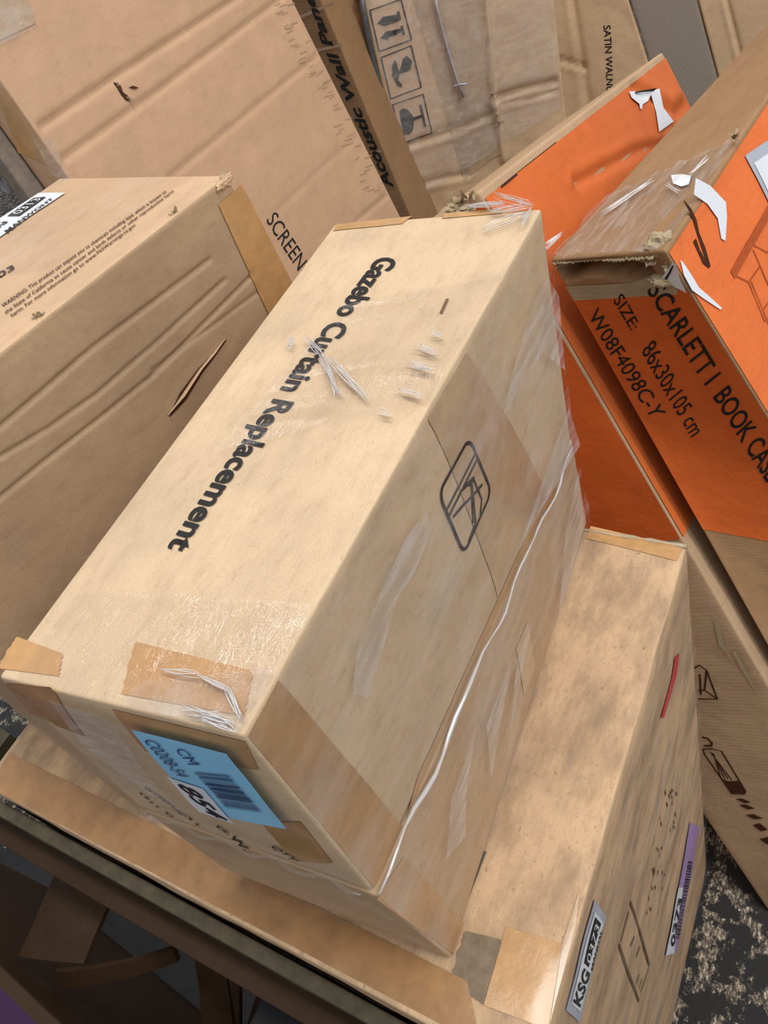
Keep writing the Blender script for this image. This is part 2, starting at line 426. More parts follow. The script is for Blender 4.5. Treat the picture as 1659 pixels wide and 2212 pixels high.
def crease_relief(lines, width=0.004, depth=0.003, ridge=0.35):
    """folded grooves along polylines given in face coordinates (metres along both axes)"""
    def fn(box, face, st):
        a, side, b, c = FACES[face]; P = st * [box.d[b], box.d[c]]; out = np.zeros(len(P))
        for ln in lines:
            L = ln['pts']; w = ln.get('w', width); dp = ln.get('d', depth); best = np.full(len(P), 9.0); sg = np.zeros(len(P))
            for k in range(len(L) - 1):
                A = L[k] * [box.d[b], box.d[c]]; B = L[k + 1] * [box.d[b], box.d[c]]; ab = B - A; l2 = ab @ ab
                t = np.clip(((P - A) @ ab) / l2, 0, 1); q = P - A - t[:, None] * ab; dd = np.linalg.norm(q, axis=1)
                m = dd < best; best[m] = dd[m]; sg[m] = np.sign(q[m, 0] * -ab[1] + q[m, 1] * ab[0])
            x = best / w
            out += -dp * np.exp(-x * x) + ridge * dp * np.exp(-((x - 1.9) ** 2)) * (sg > 0) * ln.get('r', 1)
        return out
    return fn

# ------------------------------------------------------------------ floor
def add_floor():
    n = 60; xs = np.linspace(-6, 8, n); V = [(x, y, 0.0) for x in (-6, 8) for y in (-7, 7)]
    o = mesh_obj('floor', V, [[0, 2, 3, 1]], 'floor_concrete', None, smooth=False); o['kind'] = 'structure'; return o
add_floor()

# ------------------------------------------------------------------ the stack in the middle: three cartons
GA = np.array([0.0828, 0.2118]); Z_BASE, Z_MID, Z_TOP = 1.0253, 1.1867, 1.4067
cB = cuboid((GA[0] - 0.0495, GA[1] - 0.0884, 0.0), -0.0334, (0.504, 0.6589, Z_BASE))
cB = warp(cB, {4: (1152, 2338), 5: (1484, 1178), 6: (-40, 1694)})
cB[1] = [0.546, 0.088, 0.0]; cB[0] = [cB[4][0] + 0.004, 0.112, 0.0]; cB[3][2] = cB[2][2] = 0.0
BASE = Carton(cB, 0.0035, {'Y0': 0.006, 'Z1': -0.003}, 0.0022, 3.0)
cG = cuboid((GA[0], GA[1], Z_MID), 0.0, (0.45, 0.1734, Z_TOP - Z_MID))
cG = warp(cG, {4: (525, 1590), 5: (1170, 450), 7: (722, 484), 6: (-4, 1462), 0: (802, 1925), 1: (1233, 952), 2: (300, 1742)})
GAZ = Carton(cG, 0.0024, {'Y0': 0.004, 'Z1': 0.002, 'X0': 0.003}, 0.0014, 1.0)
cL = cuboid((GA[0] + 0.0025, GA[1] - 0.0063, Z_BASE + 0.001), 0.0186, (0.4594, 0.1734, Z_MID - Z_BASE - 0.002))
cL = warp(cL, {4: (806, 1931), 5: (1237, 955), 0: (974, 2071), 1: (1268, 1128), 2: (486, 1878), 6: (306, 1748)})
for i in range(4):                                            # the upper carton rests on the lower, the lower on the large one
    cL[i + 4][2] = cG[i][2] - 0.003
def z_on(c, xy):                                              # height of a carton's lid at a point
    A = c[4]; n = np.cross(c[5] - c[4], c[6] - c[4]); return A[2] - (n[0] * (xy[0] - A[0]) + n[1] * (xy[1] - A[1])) / n[2]
for i in range(4): cL[i][2] = max(cL[i][2], z_on(cB, cL[i]) + 0.002)
LOW = Carton(cL, 0.0022, {'Y0': 0.003, 'X0': -0.004}, 0.0015, 8.0)

def film_over(box, face, name, quad, parent, off=0.003, amp=0.0016, n=(46, 30), mat='film_clear', seed=0, st=None, freq=22, ang=0.7):
    q = st if st is not None else box.quad_st(face, quad)
    nu, nv = n; U, Vv = np.meshgrid(np.linspace(0, 1, nu + 1), np.linspace(0, 1, nv + 1)); u = U.ravel()[:, None]; v = Vv.ravel()[:, None]
    ST = q[0] * (1 - u) * v + q[1] * u * v + q[2] * u * (1 - v) + q[3] * (1 - u) * (1 - v)
    a, side, b, c = FACES[face]; M = ST * [box.d[b], box.d[c]]
    ca, sa = math.cos(ang), math.sin(ang)
    W = np.array([noise.noise(Vector(((x * ca + y * sa) * freq * 4, (-x * sa + y * ca) * freq * 0.45, seed * 3.1))) for x, y in M])
    W = np.sign(W) * np.abs(W) ** 1.5
    P = box.surf(face, ST, 0) + box.normal(face, ST) * (off + amp * W)[:, None]
    Fc = []
    for j in range(nv):
        for i in range(nu):
            k = j * (nu + 1) + i; Fc.append([k, k + 1, k + nu + 2, k + nu + 1])
    f0 = Fc[0]
    if np.cross(P[f0[1]] - P[f0[0]], P[f0[2]] - P[f0[0]]) @ box.normal(face, ST[:1])[0] < 0: Fc = [f[::-1] for f in Fc]
    lu = [M[i] for f in Fc for i in f]
    return mesh_obj(name, P, Fc, mat, parent, lu)

def base_carton():
    t = thing('large_carton', 'large worn brown carton on the floor carrying the two wrapped cartons and the warning-text carton', 'carton', tuple(cB[0] + (cB[3] - cB[0]) / 2))
    BASE.build('carton_body', 'kraft_base', t, (40, 60, 40))
    tape = lambda f, q, m='tape_brown', **k: BASE.patch('packing_tape', f, q, m, t, **k)
    tape('Z1', [(20, 1626), (1010, 2120), (1040, 2258), (-20, 1702)], 'tape_shaded', n=(40, 6), off=0.0007, seed=1)
    tape('Z1', [(1093, 2002), (1215, 2040), (1184, 2225), (1046, 2172)], off=0.0009)
    tape('Z1', [(1276, 1137), (1474, 1182), (1462, 1212), (1266, 1165)], off=0.0007)
    tape('Z1', [(1216, 2036), (1252, 1925), (1244, 2000), (1188, 2212)], 'tape_tan', off=0.0011)
    BASE.patch('glue_stain', 'Z1', [(1040, 1834), (1050, 1838), (986, 2010), (977, 2006)], 'stain_olive', t, off=0.0007, n=(3, 10))
    BASE.patch('dirt_stain', 'Z1', [(1004, 2010), (1084, 2030), (1046, 2172), (972, 2122)], 'stain_grey', t, off=0.0005, rag=0.05)
    BASE.poly('marker_stroke', 'Y0', [(1452, 1419), (1463, 1410), (1456, 1459), (1427, 1548), (1420, 1549), (1444, 1465)], 'marker_red', t)
    # white number sticker
    st = BASE.patch('number_sticker', 'Y0', [(1279, 1940), (1302, 1978), (1246, 2206), (1218, 2180)], 'label_grey', t, off=0.0015)
    st['label'] = 'pale grey sticker with black number block'
    BASE.patch('sticker_face', 'Y0', [(1278.5, 1966), (1295, 1992), (1245, 2182), (1227, 2164)], 'label_white', st, off=0.0021)
    BASE.patch('number_block', 'Y0', [(1279, 1978), (1289, 1992), (1263, 2086), (1255, 2077)], 'print_black', st, off=0.0026)
    BASE.text('lettering', 'Y0', '0373', [(1258.5, 2071), (1278.5, 1990), (1285, 1999), (1264, 2079)], 'label_white', st, 0.0, off=0.0031)
    BASE.text('lettering', 'Y0', 'KSG', [(1229, 2160), (1254, 2086), (1266, 2100), (1243, 2172)], 'print_black', st, 0.03, off=0.0027)
    BASE.text('lettering', 'Y0', 'MANUAL', [(1268, 2090), (1290, 2003), (1294, 2008), (1272, 2094)], 'print_black', st, 0.02, off=0.0027)
    # purple barcode sticker
    sp = BASE.patch('barcode_sticker', 'Y0', [(1484, 1774), (1508, 1786), (1455, 2048), (1424, 2059)], 'label_purple', t, off=0.0015)
    sp['label'] = 'purple and white barcode sticker'
    BASE.patch('number_panel', 'Y0', [(1453, 1912), (1465, 1914), (1443, 2054), (1424, 2059)], 'label_white', sp, off=0.0021)
    q = BASE.quad_st('Y0', [(1478, 1852), (1489, 1854), (1457, 2024), (1446, 2022)]); rng = random.Random(4); V = []; Fc = []; v = 0.0
    while v < 0.98:
        w = rng.choice([0.008, 0.008, 0.014, 0.02]); b = len(V)
        V += [(0, v), (1, v), (1, v + w), (0, v + w)]; Fc.append([b, b + 1, b + 2, b + 3]); v += w + rng.choice([0.008, 0.011, 0.016])
    BASE.decal('barcode', 'Y0', None, V, Fc, 'print_black', sp, 0.0024, q)
    BASE.text('lettering', 'Y0', '0373', [(1434, 2038), (1455, 1935), (1463, 1937), (1444, 2040)], 'print_black', sp, 0.03, off=0.0026)
    # faded handling mark
    ln = [[(1355, 1946), (1370, 2006), (1391, 2080)], [(1330, 2037), (1346, 2094), (1371, 2158)], [(1334, 2032), (1352, 1966)], [(1352, 2040), (1360, 2018)], [(1364, 2062), (1371, 2040)], [(1374, 2140), (1390, 2084)], [(1365, 2120), (1369, 2100)], [(1371, 2132), (1376, 2110)]]
    join_parts('handling_mark', [BASE.stroke('s', 'Y0', l, 0.0042, 'print_faded', None) for l in ln], t)
    rng = random.Random(9); ss = []
    for k in range(34):
        y = rng.uniform(1700, 2000); x = 1440 - (y - 1700) * 0.16 + rng.uniform(-14, 16); ss.append(BASE.stroke('s', 'Y0', [(x, y), (x + rng.uniform(-1, 3), y + rng.uniform(4, 10))], 0.003, 'print_faded', None))
    join_parts('faded_print', ss, t, True)
    film_over(BASE, 'Y0', 'stretch_film', None, t, 0.004, 0.003, (40, 30), 'film_tight', 5, [np.array(p) for p in ((0.0, 0.99), (0.995, 0.99), (0.995, 0.02), (0.0, 0.02))])
    # far edge roll of film and frayed lip
    P = [BASE.surf('Z1', [[0.995, v]], 0.002)[0] for v in np.linspace(0.0, 0.3, 14)]
    tube('film_roll', P, [0.0026 + 0.001 * math.sin(i * 1.7) for i in range(14)], 'film_clear', t, 6, 0.6, 3, 0.35)
    P = [BASE.surf('Z1', [[0.998, v]], -0.001)[0] for v in np.linspace(0.0, 0.32, 24)]
    tube('torn_lip', P, [0.0036 + 0.0012 * math.sin(i * 2.1) for i in range(24)], 'kraft_edge', t, 6, 0.6, 8, 0.35)
    fix_parent(t); return t
base_carton()

def low_carton():
    t = thing('wrapped_carton', 'low brown carton in clear film under the gazebo curtain carton', 'carton', tuple(cL[0] + (cL[3] - cL[0]) / 2))
    LOW.build('carton_body', 'kraft_wrapped', t, (40, 20, 16))
    LOW.patch('packing_tape', 'Y0', [(812, 1942), (870, 1850), (1010, 2005), (978, 2060)], 'tape_side', t, n=(16, 16))
    LOW.patch('packing_tape', 'Y0', [(1105, 1400), (1130, 1340), (1150, 1440), (1125, 1500)], 'tape_tan', t)
    film_over(LOW, 'Y0', 'stretch_film', None, t, 0.004, 0.003, (90, 26), 'film_clear', 2, [np.array(p) for p in ((0.0, 1.0), (1.0, 1.0), (1.0, 0.02), (0.0, 0.02))], 20, 0.35)
    for pts in ([(1010, 1560), (985, 1700), (985, 1800), (945, 1850), (955, 1720)], [(1235, 1010), (1250, 1130), (1215, 1250), (1190, 1340), (1205, 1150)], [(1085, 1420), (1060, 1560), (1040, 1680), (1030, 1560)], [(1130, 1330), (1105, 1450), (1080, 1600), (1095, 1420)]):
        LOW.poly('film_fold', 'Y0', pts, 'film_smear', t, 0.0062)
    film_over(LOW, 'X0', 'stretch_film', None, t, 0.004, 0.003, (30, 20), 'film_tight', 7, [np.array(p) for p in ((0.0, 1.0), (1.0, 1.0), (1.0, 0.03), (0.0, 0.03))], 20, 0.2)
    fix_parent(t)
low_carton()

def gazebo_carton():
    t = thing('gazebo_carton', 'pale brown carton printed Gazebo Curtain Replacement, film wrapped, on top of the stack', 'carton', tuple(cG[0] + (cG[3] - cG[0]) / 2))
    GAZ.build('carton_body', 'kraft_pale', t, (60, 34, 34))
    GAZ.text('product_lettering', 'Z1', 'Gazebo Curtain Replacement', [(864, 562), (411, 1203), (350, 1183), (803, 556)], 'print_black', t, 0.028)
    GAZ.stroke('small_mark', 'Z1', [(968, 650), (960, 668), (954, 682)], 0.0022, 'print_faded', t)
    tp = lambda f, q, m='tape_brown', **k: GAZ.patch('packing_tape', f, q, m, t, **k)
    tp('Z1', [(38, 1376), (138, 1414), (128, 1462), (-6, 1444)], rag=0.02)
    tp('Z1', [(295, 1388), (548, 1452), (528, 1548), (262, 1500)], rag=0.012)
    tp('Z1', [(727, 486), (890, 468), (868, 484), (720, 500)])
    tp('Z1', [(960, 462), (1090, 452), (1085, 462), (955, 473)])
    tp('X0', [(10, 1474), (110, 1482), (188, 1584), (64, 1540)])
    tp('X0', [(244, 1530), (530, 1600), (560, 1660), (320, 1612)])
    tp('X0', [(566, 1764), (650, 1772), (720, 1860), (640, 1858)])
    tp('Y0', [(535, 1590), (600, 1470), (880, 1800), (806, 1915)], 'tape_side', n=(18, 18))
    tp('Y0', [(922, 905), (1006, 762), (1176, 1062), (1072, 1290)], 'tape_tan', n=(18, 18))
    tp('Y0', [(900, 1680), (1170, 1080), (1205, 1050), (870, 1790)], 'tape_side', n=(24, 6))
    # handling pictogram: rounded frame, double bar, hook and cross stroke
    q = GAZ.quad_st('Y0', [(1001, 944), (1050, 1060), (990, 1196), (936, 1064)])     # top, right, bottom, left
    def pt(a, b): return q[0] * (1 - a) * (1 - b) + q[1] * a * (1 - b) + q[2] * a * b + q[3] * (1 - a) * b
    fr = []
    for (ca, cb, a0) in ((0.16, 0.16, 180), (0.84, 0.16, 270), (0.84, 0.84, 0), (0.16, 0.84, 90)):
        for k in range(7):
            an = math.radians(a0 + 15 * k); fr.append(pt(ca + 0.16 * math.cos(an), cb + 0.16 * math.sin(an)))
    ss = [GAZ.stroke('s', 'Y0', None, 0.0028, 'print_black', None, st=fr, closed=True)]
    for L in ([(0.27, 0.0), (0.27, 1.0)], [(0.36, 0.0), (0.36, 1.0)], [(0.36, 0.55), (0.42, 0.4), (0.52, 0.33), (0.95, 0.55), (0.98, 0.82)], [(0.42, 0.4), (0.5, 0.25), (0.85, 0.25), (0.98, 0.4)], [(0.45, 0.3), (0.6, 0.42), (0.9, 0.6)], [(0.44, 0.92), (0.5, 0.7), (0.62, 0.4), (0.72, 0.12)], [(0.36, 0.5), (0.48, 0.22)]):
        ss.append(GAZ.stroke('s', 'Y0', None, 0.0024, 'print_black', None, st=[pt(*p) for p in L]))
    join_parts('handling_pictogram', ss, t)
    # sky-blue stock label on the near end
    lb = GAZ.patch('stock_label', 'X0', [(296, 1554), (500, 1606), (628, 1771), (440, 1724)], 'label_blue', t, off=0.0045, n=(14, 14))
    lb['label'] = 'sky blue stock label with barcode'
    GAZ.patch('number_panel', 'X0', [(374, 1652), (452, 1678), (518, 1751), (445, 1728)], 'label_white', lb, off=0.0052)
    GAZ.text('lettering', 'X0', '854', [(430, 1673), (508, 1744), (472, 1735), (394, 1665)], 'print_black', lb, 0.015, 0.25, off=0.0057)
    GAZ.text('lettering', 'X0', 'C0208-54', [(350, 1574), (424, 1652), (398, 1650), (324, 1573)], 'ink_blue', lb, 0.0, 0.2, off=0.0053)
    GAZ.text('lettering', 'X0', 'CM', [(412, 1592), (446, 1626), (424, 1628), (392, 1594)], 'ink_blue', lb, 0.0, 0.2, off=0.0053)
    V = []; Fc = []; v = 0.0; rng = random.Random(2)
    while v < 0.97:
        w = rng.choice([0.016, 0.016, 0.03, 0.05]); b = len(V); V += [(v, 0), (v + w, 0), (v + w, 1), (v, 1)]; Fc.append([b, b + 1, b + 2, b + 3]); v += w + rng.choice([0.014, 0.02, 0.03])
    GAZ.decal('barcode', 'X0', [(506, 1650), (578, 1732), (502, 1718), (434, 1640)], V, Fc, 'ink_blue', lb, 0.0054)
    GAZ.text('shipping_lettering', 'X0', 'G.W.', [(478, 1778), (545, 1836), (530, 1836), (465, 1778)], 'print_black', t, 0.01)
    GAZ.text('shipping_lettering', 'X0', 'QTY', [(600, 1820), (650, 1858), (630, 1858), (582, 1822)], 'print_black', t, 0.01)
    rng = random.Random(6); ss = []
    for (x0, y0, x1, y1) in ((318, 1690, 420, 1768), (424, 1776, 500, 1842), (306, 1706, 350, 1745), (360, 1752, 490, 1850), (545, 1862, 610, 1900)):
        n = int((x1 - x0) / 9)
        for k in range(n):
            f = k / n; x = x0 + (x1 - x0) * f; y = y0 + (y1 - y0) * f; b = (x + rng.uniform(5, 9), y + rng.uniform(2, 6)); w = rng.uniform(0.002, 0.005)
            if min(GAZ.locate('X0', (x, y))[1], GAZ.locate('X0', b)[1]) > 0.04: ss.append(GAZ.stroke('s', 'X0', [(x, y), b], w, 'print_brown', None))
    join_parts('shipping_lettering', ss, t, True)
    # clear film: side, near end, near strip of the top, and its bunched strands
    A = np.array
    film_over(GAZ, 'Y0', 'stretch_film', None, t, 0.004, 0.003, (110, 40), 'film_clear', 1, [A(p) for p in ((0.0, 1.0), (1.0, 1.0), (1.0, 0.0), (0.0, 0.0))], 16, 0.45)
    film_over(GAZ, 'X0', 'stretch_film', None, t, 0.0075, 0.003, (40, 40), 'film_tight', 3, [A(p) for p in ((0.0, 1.0), (1.0, 1.0), (1.0, 0.0), (0.0, 0.0))], 16, 1.1)
    film_over(GAZ, 'Z1', 'stretch_film', None, t, 0.003, 0.004, (40, 16), 'film_sheer', 4, [A(p) for p in ((0.0, 0.9), (0.13, 0.9), (0.16, 0.0), (0.0, 0.0))], 30, 0.9)
    film_over(GAZ, 'Z1', 'stretch_film', None, t, 0.0042, 0.004, (30, 24), 'film_crinkle', 8, [A(p) for p in ((0.0, 0.42), (0.03, 0.40), (0.075, 0.0), (0.0, 0.0))], 60, 0.6)
    film_over(GAZ, 'Z1', 'stretch_film', None, t, 0.003, 0.003, (40, 30), 'film_sheer', 6, [A(p) for p in ((0.38, 0.72), (0.72, 0.62), (0.8, 0.0), (0.5, 0.0))], 26, 0.2)
    for face, pts in (('Y0', [(895, 1100), (905, 1140), (870, 1230), (830, 1290), (800, 1400), (770, 1500), (735, 1490), (745, 1400), (800, 1270), (850, 1160)]),
                      ('Y0', [(1165, 600), (1192, 640), (1205, 800), (1150, 760), (1090, 850), (1060, 900), (1085, 800), (1130, 660)]),
                      ('Y0', [(1215, 880), (1240, 960), (1190, 1010), (1150, 1100), (1100, 1190), (1150, 1040)]),
                      ('X0', [(120, 1490), (250, 1530), (330, 1640), (420, 1740), (330, 1680), (200, 1590)])):
        GAZ.poly('film_fold', face, pts, 'film_smear', t, 0.0062)
    def strands(nm, face, lines, w, seed, off=0.004):
        rng = random.Random(seed); parts = []
        for (p, q2, n, spread) in lines:
            for k in range(n * 2):
                a = A(p, float) + A([rng.uniform(-spread, spread), rng.uniform(-spread, spread)]); b = A(q2, float) + A([rng.uniform(-spread, spread), rng.uniform(-spread, spread)])
                bend = A([rng.uniform(-6, 6), rng.uniform(-6, 6)]); pts = [a + (b - a) * f + bend * 4 * f * (1 - f) for f in np.linspace(0, 1, 7)]
                ST = A([GAZ.locate(face, x) for x in pts]); P = GAZ.surf(face, ST, off + rng.uniform(0, 0.002))
                parts.append(tube('s', P, [w * 0.32 * (0.3 + 0.7 * math.sin(math.pi * (i + 0.5) / 7)) for i in range(7)], 'film_milky', None, 4, 0.5, k))
        return join_parts(nm, parts, t, True)
    strands('film_strand', 'Z1', [((672, 745), (708, 790), 4, 4), ((705, 788), (740, 870), 4, 9), ((720, 792), (800, 880), 4, 8), ((640, 745), (632, 765), 3, 4)], 0.0014, 1)
    strands('film_strand', 'Z1', [((1150, 452), (1072, 432), 5, 7), ((1145, 458), (1060, 470), 5, 6), ((1140, 472), (1044, 508), 3, 2), ((1010, 458), (1090, 452), 6, 4), ((1148, 462), (1130, 500), 3, 3)], 0.0014, 2)
    strands('film_strand', 'Z1', [((905, 760), (945, 772), 4, 9), ((890, 805), (938, 812), 5, 10), ((870, 860), (915, 868), 3, 8), ((826, 903), (850, 908), 3, 5), ((940, 735), (960, 742), 3, 6)], 0.0014, 3)
    strands('film_strand', 'Z1', [((410, 1540), (500, 1556), 3, 14), ((450, 1560), (516, 1584), 4, 10), ((360, 1462), (440, 1470), 2, 6), ((440, 1470), (510, 1505), 2, 6), ((500, 1500), (528, 1560), 3, 8)], 0.0014, 5)
    # the bright ridge of bunched film where the two cartons meet
    P = []
    for i, f in enumerate(np.linspace(0.0, 0.97, 30)):
        P.append(GAZ.surf('Y0', [[f, 0.0]], 0.006 + 0.0012 * math.sin(i * 1.3))[0] + A([0, 0, 0.004 * math.sin(i * 0.7)]))
    tube('film_ridge', P, [0.0006 + 0.0006 * abs(math.sin(i * 0.9)) + 0.0008 * (3 < i < 12) for i in range(30)], 'film_milky', t, 6, 0.8, 4, 0.3)
    P = [GAZ.surf('X0', [[u, 0.02]], 0.004 + 0.002 * math.sin(u * 30))[0] for u in np.linspace(0.02, 0.98, 24)]
    tube('film_ridge', P, [0.0012 + 0.0008 * abs(math.sin(i * 1.1)) for i in range(24)], 'film_clear', t, 6, 0.8, 6, 0.3)
    fix_parent(t)
gazebo_carton()

# ------------------------------------------------------------------ carton with the warning text, left
cM = np.array([[0.12, 0.521, 1.027], [0.504, 0.431, 1.027], [0.188, 0.808, 1.027], [0.572, 0.717, 1.027], [0.121, 0.545, 1.475], [0.505, 0.455, 1.479], [0.189, 0.832, 1.459], [0.573, 0.741, 1.463]])
_p1, _p2 = at_z((58, 1556), 1.027), at_z((240, 1701), 1.027)
for i, y in ((0, 0.545), (2, 0.80)):
    f = (y - _p2[1]) / (_p1[1] - _p2[1]); cM[i] = _p2 + (_p1 - _p2) * f
cM = warp(cM, {5: (491, 377), 7: (129, 384)})
WARN = Carton(cM, 0.003, {'Z1': 0.001}, 0.0009, 12.0)
def st_lines(box, face, lines): return [dict(pts=[box.locate(face, p) for p in l[0]], **l[1]) for l in lines]
_cr = crease_relief(st_lines(WARN, 'Y0', [([(-340, 1205), (-20, 940), (200, 752), (330, 655), (452, 562)], dict(w=0.0019, d=0.0024, r=0)), ([(-340, 1190), (-20, 1000), (105, 925), (212, 850), (330, 748), (486, 605)], dict(w=0.0019, d=0.002, r=0)), ([(-330, 1370), (-10, 1084), (92, 1000), (230, 893), (330, 812), (545, 595)], dict(w=0.0019, d=0.0022, r=0)), ([(330, 800), (560, 630)], dict(w=0.0019, d=0.0012, r=0))]))
def _warn_relief(box, face, st):
    x = st[:, 0] * box.d[0]; z = (1 - st[:, 1]) * box.d[2]
    fl = 0.00016 * np.sin(x * 2 * math.pi / 0.0125) * np.clip(z / 0.012, 0, 1) * np.clip((0.085 + 0.02 * np.sin(x * 31) - z) / 0.02, 0, 1)
    return _cr(box, face, st) + fl
WARN.relief = {'Y0': _warn_relief}
def frayed(name, pts, nrm, size, n, mat, parent, seed):
    """torn paper shreds along a broken edge"""
    rng = random.Random(seed); V = []; Fc = []; pts = np.asarray(pts)
    for k in range(n):
        f = rng.uniform(0, len(pts) - 1.001); i = int(f); c = pts[i] + (pts[i + 1] - pts[i]) * (f - i)
        d = np.asarray(nrm) * rng.uniform(0.2, 1) + np.array([rng.gauss(0, 0.6) for _ in range(3)]); d /= np.linalg.norm(d)
        e = np.cross(d, [rng.gauss(0, 1) for _ in range(3)]); e /= np.linalg.norm(e); L = size * rng.uniform(0.5, 1.2); w = L * rng.uniform(0.4, 0.9)
        cu = np.cross(d, e) * L * rng.uniform(-0.4, 0.4); b = len(V)
        V += [c - e * w / 2, c + e * w / 2, c + d * L * 0.6 + e * w * 0.4 + cu * 0.4, c + d * L * 0.6 - e * w * 0.4 + cu * 0.4, c + d * L + cu + e * w * 0.2, c + d * L + cu - e * w * 0.3]
        Fc += [[b, b + 1, b + 2, b + 3], [b + 3, b + 2, b + 4, b + 5]]
    return mesh_obj(name, V, Fc, mat, parent, smooth=False)
def crumple(name, c, size, mat, parent, seed, n=14):
    """a wad of crushed board"""
    V = []; Fc = []
    for j in range(n + 1):
        th = math.pi * j / n
        for i in range(2 * n):
            ph = math.pi * i / n; d = np.array([math.sin(th) * math.cos(ph), math.sin(th) * math.sin(ph), math.cos(th)])
            k = 0.75 + 0.6 * abs(noise.noise(Vector(d * 1.5) + Vector((seed, 0, 0)))) + 0.22 * noise.noise(Vector(d * 3.6) + Vector((0, seed, 0)))
            V.append(np.asarray(c) + d * np.asarray(size) * k)
    for j in range(n):
        for i in range(2 * n):
            a = j * 2 * n; b = a + 2 * n; i2 = (i + 1) % (2 * n); Fc.append([a + i, b + i, b + i2, a + i2])
    return mesh_obj(name, V, Fc, mat, parent, smooth=False)
def warn_carton():
    t = thing('warning_carton', 'tan carton with small printed warning lines and white number sticker on top', 'carton', tuple((cM[0] + cM[1] + cM[2] + cM[3]) / 4))
    WARN.build('carton_body', 'kraft_tan', t, (230, 40, 330), face_mats={'Y0': 'kraft_grime_shade', 'X0': 'kraft_grime_shade'})
    for body, q in (('WARNING: This product can expose you to chemicals including lead, which is known to', [(6, 662), (357, 411), (362, 418), (11, 671)]),
                    ('the State of California to cause cancer and birth defects or other reproductive harm', [(12, 677), (373, 411), (378, 417), (17, 685)]),
                    ('harm. For more information go to www.P65Warnings.ca.gov', [(25, 683), (291, 484), (296, 490), (30, 691)])):
        WARN.text('warning_lettering', 'Z1', body, q, 'print_brown', t, 0.01)
    WARN.text('code_lettering', 'Z1', '03', [(-6, 594), (29, 574), (35, 583), (-2, 605)], 'print_brown', t, 0.02)
    s = WARN.patch('number_sticker', 'Z1', [(85, 419), (142, 419), (-60, 560), (-92, 534)], 'label_white', t, off=0.0012, n=(8, 20))
    s['label'] = 'white sticker with black number block 0313'
    WARN.patch('number_block', 'Z1', [(75, 431), (102, 429), (45, 471), (18, 471)], 'print_black', s, off=0.0018)
    WARN.text('lettering', 'Z1', '0313', [(28, 467), (76.5, 434), (94, 433), (45, 467)], 'label_white', s, 0.0, off=0.0023)
    WARN.text('lettering', 'Z1', 'MANWOHT', [(12, 504), (113, 431), (120, 432), (20, 508)], 'print_black', s, 0.02, off=0.0019)
    WARN.text('lettering', 'Z1', 'KSG', [(-36, 507), (0, 483), (22, 483), (-12, 507)], 'print_black', s, 0.02, off=0.0019)
    WARN.patch('packing_tape', 'Y0', [(470, 442), (520, 398), (636, 622), (584, 690)], 'tape_brown', t, n=(12, 30), off=0.0012)
    # torn slit low on the side: dark mouth with a lifted paper lip
    sl = np.array([WARN.locate('Y0', p) for p in ((364, 898), (392, 856), (430, 800), (462, 764), (487, 733))])
    P = WARN.surf('Y0', sl, 0.0016); Nn = WARN.normal('Y0', sl)
    ribbon('tear_mouth', P, Nn, [0.001, 0.009, 0.006, 0.003, 0.0006], 'print_brown', t)
    up = WARN.surf('Y0', sl + [-0.001, 0.004], 0.001); out = P + Nn * np.array([0.0005, 0.005, 0.004, 0.003, 0.0005])[:, None] + np.array([0, 0, 0.002])
    V = np.concatenate([up, (up + out) / 2 + Nn * 0.001, out]); mesh_obj('tear_lip', V, [[r * 5 + i, r * 5 + i + 1, r * 5 + 6 + i, r * 5 + 5 + i] for r in range(2) for i in range(4)], 'kraft_tan', t)
    ed = WARN.surf('Z1', [[x, 0.004] for x in np.linspace(0.7, 0.998, 12)], 0.0)
    crumple('crushed_corner', ed[11] - np.array([0.004, -0.002, 0.004]), (0.014, 0.006, 0.005), 'kraft_tan', t, 4, 12)
    frayed('torn_edge', ed[10:], (0.2, -0.3, 0.2), 0.003, 12, 'kraft_edge', t, 1)
    frayed('torn_edge', WARN.surf('Z1', [WARN.locate('Z1', (366, 468)), WARN.locate('Z1', (380, 458))], 0), (0, -0.6, 0.7), 0.005, 10, 'kraft_edge', t, 2)
    frayed('torn_edge', WARN.surf('Z1', [WARN.locate('Z1', (74, 690)), WARN.locate('Z1', (92, 682))], 0), (0, -0.6, 0.7), 0.005, 8, 'kraft_edge', t, 3)
    A = np.array
    film_over(WARN, 'Z1', 'stretch_film', None, t, 0.002, 0.002, (40, 30), 'film_tight', 9, [A(p) for p in ((0.5, 0.95), (0.99, 0.95), (0.99, 0.15), (0.62, 0.25))], 24, 0.2)
    fix_parent(t)
warn_carton()

# ------------------------------------------------------------------ tall flat carton printed SCREEN, leaning back
_d1 = ray((2056, -1013)); _d1 /= np.linalg.norm(_d1); _d2 = ray((2572, 3885)); _d2 /= np.linalg.norm(_d2)
S_N = np.cross(_d1, _d2); S_N /= np.linalg.norm(S_N); S_P0 = at_plane((130, 400), (0, 1.06, 0), (0, 1, 0))
def edge_on(pa, pb, z, p0, n):
    a, b = at_plane(pa, p0, n), at_plane(pb, p0, n); return a + (b - a) * (z - a[2]) / (b[2] - a[2])
cS = np.zeros((8, 3)); _dep = S_N * 0.07
for i, (pa, pb) in ((0, ((130, 357), (20, 200))), (1, ((862, 462), (632, 0)))):
    cS[i] = edge_on(pa, pb, 0.02, S_P0, S_N); cS[i + 4] = edge_on(pa, pb, 1.95, S_P0, S_N)
for i in (0, 1, 4, 5): cS[i + 2] = cS[i] + _dep
cS[2][2] = max(cS[2][2], 0.0); cS[:4, 2] = np.maximum(cS[:4, 2], 0.0)
SCR = Carton(cS, 0.003, {'Y0': 0.0}, 0.0018, 20.0)
